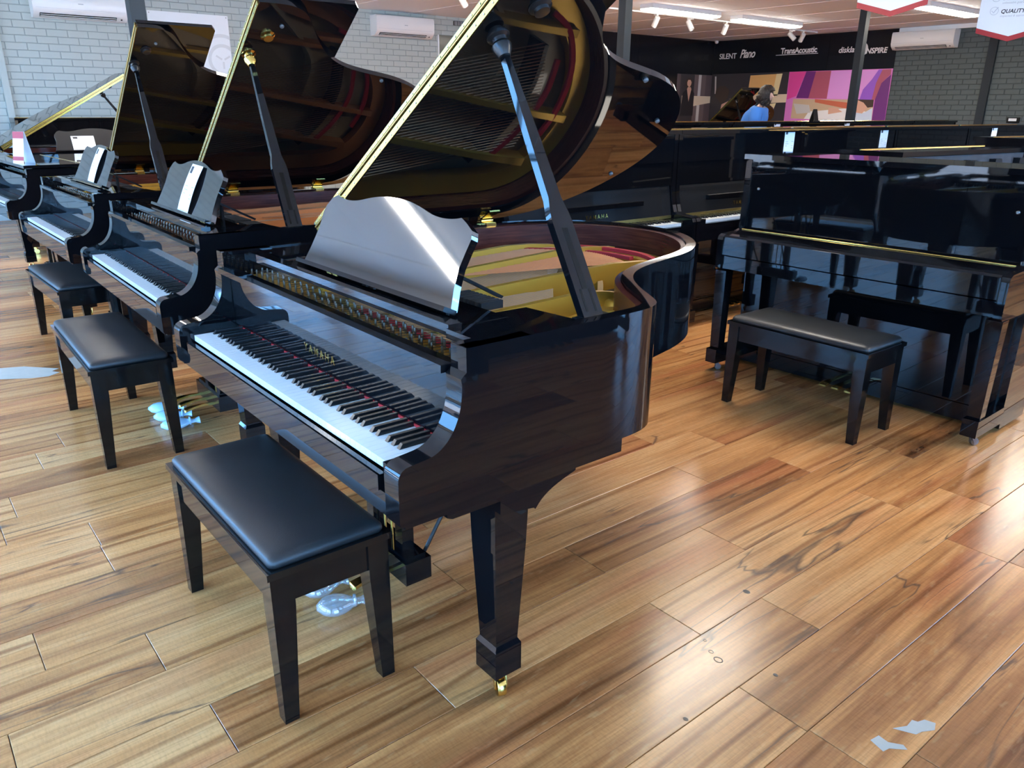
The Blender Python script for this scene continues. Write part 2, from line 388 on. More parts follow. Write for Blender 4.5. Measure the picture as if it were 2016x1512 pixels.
def make_shell():
    wl = struct(B('wall_left', 'mortar_grey', None, X0-.2, X0, YF-.2, Y0+.2, -.05, ZC+.05, bev=0), 'pale grey painted brick wall')
    brick_wall(wl, 'x', X0, YF, Y0-.0, 0.0, ZC, 'brick_grey', 1, lambda v, c: v and -20 < v[0] < 1000 and -10 < v[1] < 245 and c[1] > 1.2)
    wb = struct(B('wall_back', 'mortar_slate', None, X0, XR, Y0, Y0+.2, -.05, ZC+.05, bev=0), 'dark slate grey painted brick wall')
    brick_wall(wb, 'y', Y0, X0, XR, 0.0, ZC, 'brick_slate', -1, lambda v, c: v and 1740 < v[0] < 2040 and 30 < v[1] < 245 and c[0] > -6.1)
    wr = struct(B('wall_right', 'wall_paint', None, XR, XR+.16, YF, Y0+.2, -.05, WZ[0], bev=0))
    B('header', 'wall_paint', wr, XR, XR+.16, YF, Y0+.2, WZ[1], ZC+.05, bev=0)
    ed = [YF-.16]+[v for p in WY for v in p]+[Y0+.2]
    for i in range(0, len(ed), 2): B('pier', 'wall_paint', wr, XR, XR+.16, ed[i], ed[i+1], WZ[0], WZ[1], bev=0)
    for i, (a, b) in enumerate(WY):  # frames and panes of the windows added for extra daylight
        bm = bmesh.new(); t = .05
        for q in ((a, a+t, WZ[0], WZ[1]), (b-t, b, WZ[0], WZ[1]), (a, b, WZ[0], WZ[0]+t), (a, b, WZ[1]-t, WZ[1]), ((a+b)/2-t/2, (a+b)/2+t/2, WZ[0], WZ[1])): box(bm, XR+.05, XR+.11, q[0], q[1], q[2], q[3])
        wn = struct(done('window_%d' % (i+6), bm, 'alu_frame'))
        for c, d in ((a+t, (a+b)/2-t/2), ((a+b)/2+t/2, b-t)): B('pane', 'pane_glass', wn, XR+.078, XR+.082, c, d, WZ[0]+t, WZ[1]-t, bev=0)
    struct(B('ground_side', 'pavement', None, XR+.16, 40, YF-.16, 40, -.12, -.05, bev=0))
    ce = struct(B('ceiling', 'ceiling_white', None, X0-.2, XR+.2, YF-.2, Y0+.2, ZC+.012, ZC+.2, bev=0), 'off-white sheeted ceiling with narrow cover strips')
    y = 5.65-1.2*7
    ys = []
    while y < Y0: ys.append(y); y += 1.2
    xs = [X0, -6.0, -2.4, 1.2, XR]
    lo = [YF]+[v for v in ys if v > YF]+[Y0]
    for i in range(len(lo)-1):
        for k in range(len(xs)-1):
            B('ceiling_sheet', 'ceiling_white', ce, xs[k]+.003, xs[k+1]-.003, lo[i]+.003, lo[i+1]-.003, ZC, ZC+.012, bev=0)
    for v in lo[1:-1]: B('cover_strip', 'ceiling_strip', ce, X0, XR, v-.012, v+.012, ZC-.004, ZC, bev=0)
    # cornice strips
    struct(B('trim_1', 'brick_grey', None, X0+.006, X0+.05, .90, .975, 0, ZC, bev=.003), 'pale grey vertical cover strip on the brick wall')
    struct(B('trim_2', 'post_grey', None, -4.34, -4.20, Y0-.05, Y0-.006, 0, ZC, bev=.003), 'slate grey vertical pipe cover on the dark brick wall')
    struct(B('trim_3', 'ceiling_strip', None, -5.95, XR, Y0-.06, Y0-.006, ZC-.07, ZC-.001, bev=.004), 'white cornice strip above the dark brick wall')
    # storefront
    wf = struct(B('wall_front', 'wall_paint', None, X0, XR, YF-.16, YF, -.05, WZ[0], bev=0))
    B('header', 'wall_paint', wf, X0, XR, YF-.16, YF, WZ[1], ZC+.05, bev=0)
    ed = [X0]+[v for p in WX for v in p]+[XR]
    for i in range(0, len(ed), 2): B('pier', 'wall_paint', wf, ed[i], ed[i+1], YF-.16, YF, WZ[0], WZ[1], bev=0)
    for i, (a, b) in enumerate(WX):
        bm = bmesh.new(); t = .05
        for q in ((a, a+t, WZ[0], WZ[1]), (b-t, b, WZ[0], WZ[1]), (a, b, WZ[0], WZ[0]+t), (a, b, WZ[1]-t, WZ[1]), ((a+b)/2-t/2, (a+b)/2+t/2, WZ[0], WZ[1])):
            box(bm, q[0], q[1], YF-.11, YF-.05, q[2], q[3])
        wn = struct(done('window_%d' % (i+1), bm, 'alu_frame'))
        B('pane', 'pane_glass', wn, a+t, (a+b)/2-t/2, YF-.082, YF-.078, WZ[0]+t, WZ[1]-t, bev=0)
        B('pane', 'pane_glass', wn, (a+b)/2+t/2, b-t, YF-.082, YF-.078, WZ[0]+t, WZ[1]-t, bev=0)
    struct(B('ground', 'pavement', None, -40, 40, -30, YF-.16, -.12, -.05, bev=0))
make_shell()
def across_street():  # unseen building, added to darken level reflections of the sky
    o = empty('exterior_building', 'low brick building across the street, seen only in reflections', 'building', (0, -24, -.05), 0)
    B('wall', 'street_wall', o, -38, 38, -4, 0, 0, 3.3, bev=.02)
    B('roof', 'street_roof', o, -38.4, 38.4, -4.4, .4, 3.3, 3.6, bev=.02)
    for k in range(12):
        x = -33+k*6; f = B('window', 'slot_dark', o, x-1.2, x+1.2, .0, .04, .9, 2.6, bev=.005); B('sill', 'pavement', f, x-1.3, x+1.3, .0, .12, .8, .9, bev=.01)
mat('street_wall', (.16, .12, .10), .8, vary=(1.5, .2)); mat('street_roof', (.10, .09, .09), .7)
across_street()
def make_posts():
    for x, y, lb in ((-4.6, 1.085, 'charcoal steel post behind the grand piano lids'), (-4.6, 6.13, 'charcoal steel post in front of the plain black wall'), (-4.6, 11.13, 'charcoal steel post in front of the purple poster')):
        o = empty('steel_post', lb, 'post', (x, y, 0), 0, 'steel posts')
        B('shaft', 'post_grey', o, -.0525, .0525, -.0525, .0525, .008, ZC-.008, bev=.006, seg=2)
        B('base_plate', 'post_grey', o, -.09, .09, -.09, .09, 0, .008, bev=.001)
        B('cap_plate', 'post_grey', o, -.08, .08, -.08, .08, ZC-.008, ZC, bev=.001)
make_posts()
# ================================================================ GRAND PIANO
HW, ZT = .7151, .9693
OUT = [(.715, .17), (.715, .35), (.715, .52), (.715, .64), (.708, .72), (.678, .783), (.61, .832), (.53, .882), (.45, .944), (.39, 1.012), (.347, 1.09), (.317, 1.18), (.292, 1.28), (.265, 1.38),
       (.222, 1.485), (.158, 1.585), (.07, 1.675), (-.03, 1.742), (-.13, 1.785), (-.24, 1.80), (-.35, 1.787), (-.46, 1.745), (-.56, 1.675), (-.64, 1.58), (-.69, 1.47), (-.711, 1.36), (-.715, 1.24), (-.715, .9), (-.715, .17)]
RIM = catmull(OUT, 3)
def inside_x(path, y):                      # x extents of an outline at depth y
    xs = []
    for a, b in zip(path, path[1:]):
        if (a[1]-y)*(b[1]-y) <= 0 and a[1] != b[1]: xs.append(a[0]+(b[0]-a[0])*(y-a[1])/(b[1]-a[1]))
    return (min(xs), max(xs)) if len(xs) > 1 else None
CACHE = {}
def shared(key, fn):
    if key not in CACHE: CACHE[key] = fn()
    return CACHE[key]
def mesh_of(name, bm, mt, bev=0., seg=1, smooth=None):
    o = done(name, bm, mt, bev=bev, seg=seg, smooth=smooth); me = o.data; bpy.data.objects.remove(o); return me
WKW = .0237
BK = [i for i in range(88) if (i+9) % 12 in (1, 3, 6, 8, 10)]        # black keys counted from A
def key_meshes():
    bm = bmesh.new(); w_ = WKW/2-.0005
    box(bm, -w_, w_, 0, .150, -.019, 0)
    wm = mesh_of('white_key', bm, 'key_white', bev=.0012)
    bm = bmesh.new()
    A = [(-.0066, 0, 0), (.0066, 0, 0), (.0066, .098, 0), (-.0066, .098, 0)]; T = [(-.0048, .010, .0125), (.0048, .010, .0125), (.0048, .098, .0125), (-.0048, .098, .0125)]
    loft(bm, [A, T]); km = mesh_of('black_key', bm, 'key_black', bev=.0016)
    return wm, km
def keyboard(parent, y0, z0, single=True, kw=WKW):
    wm, km = shared('keys', key_meshes)
    xw = {}; n = 0; items = []
    for i in range(88):
        if i not in BK: xw[i] = (n-25.5)*kw; items.append(('white_key', wm, (xw[i], y0, z0))); n += 1
    for i in BK:
        o = {1: -.0015, 3: .0015, 6: -.002, 8: 0, 10: .002}[(i+9) % 12]
        items.append(('black_key', km, ((xw[i-1]+xw[i+1])/2+o, y0+.052, z0-.001)))
    if single:
        for nm, me, p in items: link(nm, me, None, parent, p)
    else:
        for nm, me0, mt in (('white_keys', wm, 'key_white'), ('black_keys', km, 'key_black')):
            bm = bmesh.new()
            for a, me, p in items:
                if me is me0:
                    t = bmesh.new(); t.from_mesh(me); bmesh.ops.translate(t, verts=t.verts, vec=p)
                    q = bpy.data.meshes.new('t'); t.to_mesh(q); t.free(); bm.from_mesh(q); bpy.data.meshes.remove(q)
            stuff(done(nm, bm, mt, parent))
def arm_profile():
    p = [(.004, .618), (.0, .628), (0, .715)]
    p += [(.028-.028*cos(a), .722+.028*sin(a)) for a in [radians(k) for k in (10, 30, 50, 70, 90)]]
    p += catmull([(.05, .752), (.085, .757), (.112, .772), (.134, .797), (.150, .832), (.157, .868), (.158, .893)], 3)
    p += [(.156, .906), (.162, .912), (.170, .918), (.1704, ZT-.002), (.173, ZT), (.34, ZT), (.34, .618)]
    return p
def caster(parent, x, y, ztop, mt='brass', r=.021, turn=0.):
    """swivel furniture wheel: fork and wheel, as a part with its wheel as a sub-part"""
    bm = bmesh.new()
    lathe(bm, [(.016, ztop-.006), (.022, ztop-.004), (.022, ztop), (.012, ztop)], 16, Matrix.Translation((x, y, 0)))
    c, s = cos(turn), sin(turn)
    cx, cy = x+c*.017, y+s*.017
    def P(u, v, z): return (x+c*u-s*v, y+s*u+c*v, z)
    for sg in (-1, 1):
        v0 = sg*.013
        q = [P(-.010, v0, ztop-.004), P(.014, v0, ztop-.004), P(.028, v0, r+.006), P(.024, v0, r-.007), P(.011, v0, r-.007), P(.004, v0, r+.008)]
        q2 = [P(-.010, v0+sg*.003, ztop-.004), P(.014, v0+sg*.003, ztop-.004), P(.028, v0+sg*.003, r+.006), P(.024, v0+sg*.003, r-.007), P(.011, v0+sg*.003, r-.007), P(.004, v0+sg*.003, r+.008)]
        loft(bm, [q, q2])
    f = done('caster', bm, mt, parent, smooth=40)
    bm = bmesh.new(); mx = Matrix.Translation((cx, cy, r)) @ Matrix.Rotation(turn, 4, 'Z') @ Matrix.Rotation(pi/2, 4, 'X')
    lathe(bm, [(r*.45, -.012), (r*.93, -.011), (r, -.008), (r, .008), (r*.93, .011), (r*.45, .012)], 24, mx)
    done('wheel', bm, mt, f, smooth=35); return f
def leg_mesh(x, y, ztop, zb, sgn):
    """tapered square leg with a block foot"""
    bm = bmesh.new(); a0, a1 = .050, .034
    prof = [(a0, ztop), (a0*.995, ztop-.05), (a0*.93, ztop-.16), (a1, zb+.098), (a1, zb+.093), (.041, zb+.080), (.041, zb)]
    loft(bm, [[(x-r, y-r, z), (x+r, y-r, z), (x+r, y+r, z), (x-r, y+r, z)] for r, z in prof])
    return bm
def grand(label, loc, rz, yl=.54, alpha=32.15, plate='gold_paint', lid='open', single=True, prop_mt='lacquer', cup='satin_black', desk=True, yflap=None, detail=True, letters=True, LQ='lacquer', desk_mt='lacquer_desk'):
    g = empty('grand_piano', label, 'piano', loc, rz, 'grand pianos')
    # ---- case
    inn = offset(RIM, .034)
    bm = bmesh.new()
    def zb(y): return .648
    loft(bm, [[(*p, .648), (*p, ZT), (*q, ZT), (*q, .648)] for p, q in zip(RIM, inn)])
    done('rim', bm, LQ, g, smooth=35, bev=.003, seg=2)
    inn2 = offset(RIM, .036); inn3 = offset(RIM, .052)
    bm = bmesh.new()
    loft(bm, [[(*p, .70), (*p, ZT-.008), (*q, ZT-.012), (*q, .70)] for p, q in zip(inn2, inn3) if p[1] > .30])
    done('inner_rim', bm, 'mahogany', g, smooth=35)
    ap = arm_profile()
    for s in (-1, 1):
        bm = bmesh.new(); a, b = sorted((s*.660, s*.7155)); prism(bm, ap, a, b, 'x')
        done('case_arm', bm, LQ, g, bev=.003, seg=2, smooth=30)
        a, b = sorted((s*.6175, s*.660)); B('key_block', LQ, g, a, b, .022, .185, .665, .727, bev=.004, seg=2)
    bm = bmesh.new(); box(bm, -.7145, .7145, .012, .645, .612, .665); done('keybed', bm, LQ, g, bev=.003)
    B('key_slip', LQ, g, -.6175, .6175, .008, .026, .664, .700, bev=.004, seg=2)
    # underside bracing
    bm = bmesh.new()
    for x0, y0, x1, y1 in ((-.45, .60, -.25, 1.62), (-.05, .60, -.1, 1.62), (.40, .60, .1, 1.40)):
        d = Vector((x1-x0, y1-y0, 0)).normalized(); n = Vector((-d.y, d.x, 0))*.03
        loft(bm, [[(x0-n.x, y0-n.y, .655), (x0+n.x, y0+n.y, .655), (x0+n.x, y0+n.y, .74), (x0-n.x, y0-n.y, .74)], [(x1-n.x, y1-n.y, .655), (x1+n.x, y1+n.y, .655), (x1+n.x, y1+n.y, .74), (x1-n.x, y1-n.y, .74)]])
    done('brace', bm, 'soundboard', g)
    # ---- keyboard and fallboard
    keyboard(g, .0341, .721, single)
    B('name_felt', 'felt_red', g, -.617, .617, .1835, .1875, .722, .7275, bev=0)
    bm = bmesh.new()
    prism(bm, [(.1885, .722), (.1870, .906), (.205, .906), (.21, .722)], -.655, .655, 'x')
    fb = done('fallboard', bm, LQ, g, smooth=30)
    B('fallboard_lip', LQ, g, -.654, .654, .148, .196, .905, .922, bev=.005, seg=3)
    if letters: text('brand_lettering', 'YAMAHA', .034, 'brass', fb, (-.016, .1878, .765), (radians(90.5), 0, 0), .0006, space=1.55, bold=.0003)
    # ---- legs, lyre
    for x, y, t in ((.640, .312, -.4), (-.640, .312, -.4), (-.30, 1.36, .9)):
        zt_ = .600 if y < 1 else .655
        lg = done('leg', leg_mesh(x, y, zt_, .074, 1), LQ, g, bev=.003)
        caster(lg, x, y, .074, 'brass', r=.026, turn=t)
        if y < 1:
            bm = bmesh.new(); sx = 1 if x > 0 else -1; a, b = sorted((x-.05, x+.055 if sx > 0 else x-.055))
            pr = [(.118, .612), (.118, .600), (.132, .594), (.262, .594), (.262, .56)] + [(.362, .545)] + catmull([(.366, .54), (.385, .56), (.412, .577), (.445, .59), (.478, .600)], 3) + [(.492, .604), (.492, .612)]
            prism(bm, pr, *((x-.048, x+.0705) if sx > 0 else (x-.0705, x+.048)), 'x'); done('leg_bracket', bm, LQ, g, bev=.002)
    ly = B('lyre_box', LQ, g, -.165, .170, .325, .415, .058, .132, bev=.008, seg=2)
    B('lyre_cap', LQ, ly, -.15, .155, .335, .405, .132, .142, bev=.003)
    for x in (-.085, .09): B('lyre_post', LQ, g, x-.021, x+.021, .352, .392, .14, .612, bev=.004)
    bm = bmesh.new()
    for x in (-.07, .0, .07): tube(bm, [(x*.6, .38, .142), (x*.6, .38, .612)], .004, 6)
    done('pedal_rods', bm, 'brass_dull', g)
    bm = bmesh.new(); tube(bm, [(-.12, .41, .10), (-.16, .72, .64)], .006, 6); tube(bm, [(.12, .41, .10), (.16, .72, .64)], .006, 6); done('lyre_brace', bm, 'satin_black', g)
    for x in (-.085, 0, .085):
        bm = bmesh.new(); pts = [(.33, .074), (.27, .078), (.22, .074), (.19, .068), (.185, .062)]
        loft(bm, [[(x-wd, y, z), (x+wd, y, z), (x+wd*.9, y, z+.010), (x-wd*.9, y, z+.010)] for (y, z), wd in zip(pts, (.008, .009, .017, .02, .012))])
        done('pedal', bm, 'brass', g, bev=.002, smooth=40)
    # ---- interior
    prof = offset(RIM, .053)
    poly = [p for p in prof if p[1] > .21]
    bm = bmesh.new(); prism(bm, poly, .775, .785, 'z'); done('soundboard', bm, 'soundboard', g)
    fl_o = [p for p in offset(RIM, .056) if p[1] > .46]
    bm = bmesh.new()
    ii = []
    for p in fl_o:
        t = max(0, min(1, (p[1]-.5)/.9)); ii.append(p)
    wd = [(.14 if (p[0] > .2 and p[1] < 1.05) else .085 if p[0] > .0 else .075) for p in fl_o]
    tq = []
    for i, p in enumerate(fl_o):
        a = Vector(fl_o[max(i-1, 0)]); b = Vector(fl_o[min(i+1, len(fl_o)-1)]); t = (b-a).normalized(); tq.append((p[0]-t.y*wd[i], p[1]+t.x*wd[i]))
    loft(bm, [[(*p, .80), (*p, .868), (*q, .856), (*q, .80)] for p, q in zip(fl_o, tq)])
    pl = done('iron_plate', bm, plate, g, smooth=40, bev=.003)
    # pin field at the front of the plate and the shelf step behind it
    bm = bmesh.new(); box(bm, -.655, .655, .198, .36, .83, .886); box(bm, -.655, .655, .36, .47, .83, .862); done('pin_field', bm, plate, pl, bev=.006, seg=2)
    ST = [((-.30, .34), (-.52, 1.50), .030), ((-.10, .34), (-.33, 1.66), .026), ((.13, .34), (.02, 1.58), .026), ((.36, .34), (.30, 1.06), .026), ((.54, .34), (.52, .84), .024)]
    for (a, b, h) in ST:
        d = (Vector(b)-Vector(a)).normalized(); n = Vector((-d.y, d.x))
        bm = bmesh.new(); rings = []
        for k in range(9):
            t = k/8; c = Vector(a)+(Vector(b)-Vector(a))*t; z1 = .918 - .030*(max(0, t-.75)/.25)**1.5 - .012*(max(0, .12-t)/.12); wv = h/2*(1+.5*max(0, t-.8)*5)
            rings.append([(c.x-n.x*wv, c.y-n.y*wv, .83), (c.x+n.x*wv, c.y+n.y*wv, .83), (c.x+n.x*wv*.8, c.y+n.y*wv*.8, z1), (c.x-n.x*wv*.8, c.y-n.y*wv*.8, z1)])
        loft(bm, rings); done('strut', bm, plate, pl, smooth=35, bev=.003, seg=2)
    # treble webs with round port holes
    for x, y, r in ((.60, .60, .034), (.585, .72, .034), (.47, .74, .034), (.45, .86, .032), (.34, 1.0, .028), (.62, .49, .028)):
        bm = bmesh.new(); ring = [(r-.014, .872), (r-.010, .880), (r, .884), (r+.010, .880), (r+.015, .866)]
        lathe(bm, [(q, z) for q, z in ring], 24, Matrix.Translation((x, y, 0)), cap=False); done('port_ring', bm, plate, pl, smooth=60)
        bm = bmesh.new(); lathe(bm, [(r-.012, .8695), (r-.012, .8705)], 20, Matrix.Translation((x, y, 0))); done('port_hole', bm, 'satin_black' if x > .5 else 'soundboard', pl)
    bm = bmesh.new()
    prism(bm, [(.56, .47), (.655, .47), (.655, .74), (.60, .78), (.50, .82), (.40, .92), (.36, .98), (.36, .80), (.44, .62)], .83, .8695, 'z'); done('treble_web', bm, plate, pl, bev=.004)
    # strings
    bm = bmesh.new(); bw = bmesh.new(); pins = bmesh.new()
    def wire(b_, a, c, r):
        d = (Vector(c)-Vector(a)).normalized(); s = d.cross(Vector((0, 0, 1))).normalized()*r; u = Vector((0, 0, r*1.4))
        A = [b_.verts.new(Vector(a)+v) for v in (s, -s, u)]; C = [b_.verts.new(Vector(c)+v) for v in (s, -s, u)]
        for k in range(3): b_.faces.new((A[k], A[(k+1) % 3], C[(k+1) % 3], C[k]))
    nb = 34
    for i in range(nb):                                       # wound bass strings, crossing towards the tail
        t = i/(nb-1); xa = -.60+t*.36
        wire(bw, (xa, .36, .905), (-.44+t*.42, 1.30+.17*sin(pi*(.25+.5*t)), .893), .0017 if i % 2 else .0015)
        wire(bm, (xa, .36, .905), (xa-.004, .25+.05*(i % 3)/2, .905), .0010)
    nt_ = 104
    for i in range(nt_):                                      # plain steel strings
        t = i/(nt_-1); xa = -.22+t*.86; ye = 1.52-1.0*t**.72
        lim = inside_x(prof, min(max(ye+.03, .4), 1.7)); xe = min(xa-.13*(1-t), (lim[1]-.10) if lim else xa)
        ye = max(ye, .54)
        wire(bm, (xa, .33, .893), (xe, ye, .876), .0009)
        wire(bm, (xa, .33, .893), (xa, .215+.04*(i % 3), .905), .0009)
    npin = 58
    for i in range(npin):
        x = -.62+1.24*i/(npin-1)
        for r_ in range(3):
            yy = .212+.036*r_+(.008 if i % 2 else 0); 
            if (i*3+r_) % 7 == 0: continue
            lathe(pins, [(.0034, .884), (.0034, .905), (.0026, .912)], 6, Matrix.Translation((x, yy, 0)))
    stuff(done('steel_strings', bm, 'string_steel', g)); stuff(done('wound_strings', bw, 'copper_wire', g)); stuff(done('tuning_pins', pins, 'pin_metal', g))
    # bridges, felts, dampers
    br = catmull([(-.50, 1.20), (-.36, 1.34), (-.20, 1.42), (-.03, 1.43)], 5)
    bm = bmesh.new(); bo = offset(br, .02); loft(bm, [[(*p, .785), (*q, .785), (*q, .886), (*p, .886)] for p, q in zip(br, bo)]); done('bass_bridge', bm, 'satin_black', g, smooth=40)
    br2 = catmull([(.50, .62), (.34, .90), (.16, 1.12), (-.04, 1.28), (-.24, 1.24)], 5)
    bm = bmesh.new(); bo = offset(br2, .018); loft(bm, [[(*p, .785), (*q, .785), (*q, .868), (*p, .868)] for p, q in zip(br2, bo)]); done('long_bridge', bm, 'soundboard', g, smooth=40)
    for pts in ([(-.47, 1.30), (-.36, 1.41), (-.22, 1.49), (-.08, 1.50)], [(-.40, 1.52), (-.28, 1.58), (-.12, 1.59), (.02, 1.52), (.08, 1.42)]):
        c = catmull(pts, 5); bm = bmesh.new(); bo = offset(c, .022); loft(bm, [[(*p, .884), (*q, .884), (*q, .897), (*p, .897)] for p, q in zip(c, bo)]); done('string_felt', bm, 'felt_red', g)
    B('nut_felt', 'felt_red', g, .02, .50, .300, .318, .886, .894, bev=.003)
    bm = bmesh.new()
    for i in range(46):
        x = -.55+i*.0185
        if any(abs(x-(a[0]+(b[0]-a[0])*.22)) < .016 for a, b, h in ST): continue
        box(bm, x-.006, x+.006, .525, .60, .906, .928)
    stuff(done('dampers', bm, 'felt_black', g))
    # ---- music shelf and desk
    bm = bmesh.new(); box(bm, -.575, .57, .226, .262, .952, .978); box(bm, -.40, .56, .262, .40, .952, .968)
    ms = done('music_shelf', bm, LQ, g, bev=.003, seg=2)
    for s, x in ((1, .585), (-1, -.585)): B('slide_block', LQ, ms, x-.018, x+.10 if s > 0 else x+.018, .222, .30, .948, .9695, bev=.003)
    for sg in (1, -1):
        bm = bmesh.new(); pts = [(sg*x, y) for x, y in ((.505, .300), (.512, .495), (.668, .512), (.676, .302))]; prism(bm, pts if sg > 0 else pts[::-1], .950, .9665, 'z')
        done('cover_board', bm, LQ, g, bev=.002)
    if desk:
        L_ = [(-.295, 0), (-.281, .049), (-.270, .11), (-.276, .155), (-.270, .18), (-.248, .205), (-.222, .2155)]
        T_ = catmull([(-.222, .2155), (-.19, .209), (-.145, .2065), (-.095, .211), (-.03, .225), (.03, .2335), (.092, .236), (.154, .2335), (.214, .225), (.279, .211), (.329, .2065), (.374, .209), (.406, .2155)], 3)
        R_ = [(.432, .205), (.462, .19), (.470, .17), (.466, .14), (.462, .10), (.470, .049), (.486, 0)]
        pts = L_[:-1]+T_+R_
        bm = bmesh.new(); prism(bm, [(x, z) for x, z in pts], -.010, .010, 'y')
        dk = done('music_desk', bm, desk_mt, g, (0, .300, .979), (radians(-25), 0, 0), bev=.004, seg=2, smooth=30)
        B('desk_ledge', LQ, dk, -.30, .49, -.034, .004, -.008, .004, bev=.003)
        for x in (-.12, .30): B('desk_strut', 'satin_black', g, x-.012, x+.012, .395, .405, .968, 1.03, bev=.001)
        for x in (-.10, .40):
            bm = bmesh.new(); loft(bm, [[(x-.01, .33, 1.06), (x+.01, .33, 1.06), (x+.01, .336, 1.064), (x-.01, .336, 1.064)], [(x-.01, .50, .968), (x+.01, .50, .968), (x+.01, .506, .974), (x-.01, .506, .974)]])
            done('desk_prop', bm, 'satin_black', g)
    # ---- lid
    zh = ZT+.016
    lo = offset(RIM, -.010)
    if lid == 'open':
        a = -radians(alpha)
        outl = [(.725, yl)]+[p for p in lo if p[1] > yl+.004]+[(-.725, yl)]
        T = .024
        def rel(p): return (p[0]+.72, p[1])
        bm = bmesh.new(); prism(bm, [rel(p) for p in outl], .0, T, 'z')
        ld = done('lid', bm, LQ, g, (-.72, 0, zh), (0, a, 0), bev=.004, seg=2, smooth=25)
        yf = yflap or (2*yl-.155)
        bm = bmesh.new(); pts = [(0, yl), (1.445, yl), (1.445, yf-.02), (1.42, yf), (0, yf)]
        prism(bm, pts, T+.004, 2*T, 'z'); done('lid_flap', bm, LQ, ld, bev=.004, seg=2, smooth=25)
        hg = B('flap_hinge', 'brass_hinge', ld, .015, 1.43, yl-.004, yl+.001, .002, T-.005, bev=.001)
        B('hinge_leaf', 'brass_hinge', hg, .015, 1.43, yl-.004, yl+.001, T+.009, 2*T-.004, bev=.001)
        bm = bmesh.new(); tube(bm, [(.015, yl-.004, T+.002), (1.43, yl-.004, T+.002)], .004, 8); done('hinge_pin', bm, 'brass_dull', hg, smooth=60)
        if detail:
            bm = bmesh.new()
            for i in range(34):
                for zz in (.010, T+.014): lathe(bm, [(.0028, 0), (.0022, .002)], 8, Matrix.Translation((.04+i*.0415, yl-.004, zz)) @ Matrix.Rotation(pi/2, 4, 'X'))
            stuff(done('hinge_screws', bm, 'tarnished', ld))
        for x, y in ((.62, .72), (.29, 1.32), (.05, 1.62), (-.35, 1.74)):
            bm = bmesh.new(); lathe(bm, [(.009, .0), (.009, -.003), (.007, -.007)], 14, Matrix.Translation((x+.72-.02, y-.01, 0))); done('bumper', bm, 'rubber_grey', ld, smooth=50)
        sp, yp = 1.14, .615
        for s_, y_ in ((sp, yp), (sp+.12, yp+.05)):
            bm = bmesh.new(); lathe(bm, [(.030, 0), (.030, -.004), (.021, -.009), (.020, -.018), (.012, -.019)], 24, Matrix.Translation((s_, y_, 0))); done('prop_cup', bm, cup, ld, smooth=40)
        for y in (.80, 1.30):
            h = B('lid_hinge', 'brass', g, -.745, -.688, y-.028, y+.028, ZT+.0, ZT+.006, bev=.001)
            B('hinge_leaf', 'brass', h, -.6815, -.679, y-.025, y+.025, ZT-.062, ZT+.004, bev=.001)
            bm = bmesh.new(); tube(bm, [(-.715, y-.03, ZT+.010), (-.715, y+.03, ZT+.010)], .0075, 10); done('knuckle', bm, 'brass', h, smooth=60)
            B('lid_plate', 'brass', h, .012, .075, y-.026, y+.026, -.003, 0, bev=.001, loc=(-.72, 0, zh), rot=(0, a, 0))
        # prop stick
        top = Vector((-.72+sp*cos(-a)+.016*sin(-a), yp, zh+sp*sin(-a)-.016*cos(-a))); bot = Vector((.672, .565, .955))
        ax = (top-bot).normalized(); Lp = (top-bot).length; wv = Vector((0, 1, 0)); wv = (wv-ax*wv.dot(ax)).normalized(); nv = ax.cross(wv)
        mx = Matrix((wv, nv, ax)).transposed().to_4x4(); mx.translation = bot
        bm = bmesh.new()
        L1 = Lp*.34
        prof = [(.031, 0), (.031, L1), (.029, L1+.02), (.020, L1+.06), (.017, Lp*.62), (.010, Lp*.9), (.009, Lp)]
        loft(bm, [[(-w_, -t_, z), (w_, -t_, z), (w_, t_, z), (-w_, t_, z)] for (w_, z), t_ in zip(prof, (.010, .010, .010, .011, .011, .009, .008))])
        pr = done('lid_prop', bm, prop_mt, g, smooth=30, bev=.003, seg=2); pr.matrix_local = mx
        for nm, w0, w1, z0, z1 in (('prop_slot', -.008, .008, L1*.30, L1*.92), ('prop_groove', -.018, -.012, .02, L1*.30), ('prop_groove', .010, .016, .02, L1*.30)):
            B(nm, 'slot_dark', pr, w0, w1, -.0106, .0106, z0, z1, bev=0)
        bm = bmesh.new(); lathe(bm, [(.015, -.03), (.024, -.012), (.026, .0), (.014, .004)], 20, Matrix.Translation((0, 0, Lp-.012))); done('prop_collar', bm, cup, pr, smooth=50)
        B('prop_foot', 'satin_black', g, .655, .700, .515, .615, .935, .9675, bev=.002)
    else:
        outl = [(.725, .155)]+[p for p in lo if p[1] > .16]+[(-.725, .155)]
        bm = bmesh.new(); prism(bm, outl, ZT+.006, ZT+.028, 'z'); done('lid', bm, LQ, g, bev=.004, seg=2, smooth=25)
        bm = bmesh.new(); tube(bm, [(-.71, .56, ZT+.028), (.71, .56, ZT+.028)], .004, 6); done('flap_hinge', bm, 'brass', g)
    return g
GA = grand('shiny black grand piano with gold plate and open lid, nearest in the row', (0, 0, 0), 0, yl=.54, alpha=32.15)
GB = grand('black grand piano with copper-coloured plate and gold prop cups, second in the row', (-1.781, .067, 0), -.017, yl=.586, alpha=34.5, plate='copper_paint', cup='brass', yflap=1.03, letters=False)
GC = grand('black grand piano with gold plate, third in the row', (-3.535, .069, 0), .012, yl=.595, alpha=35.9, yflap=1.04, letters=False, detail=False)
GD = grand('black grand piano with closed lid and a red and white leaflet stand on it', (-5.70, .06, 0), .04, lid='closed', single=False, desk=False, letters=False, detail=False)
GE = grand('black grand piano turned sideways with low lid, near the brick wall', (-6.93, 1.154, 0), pi/2, yl=.55, alpha=29.7, single=False, detail=False, letters=False, desk=True, desk_mt='satin_black')
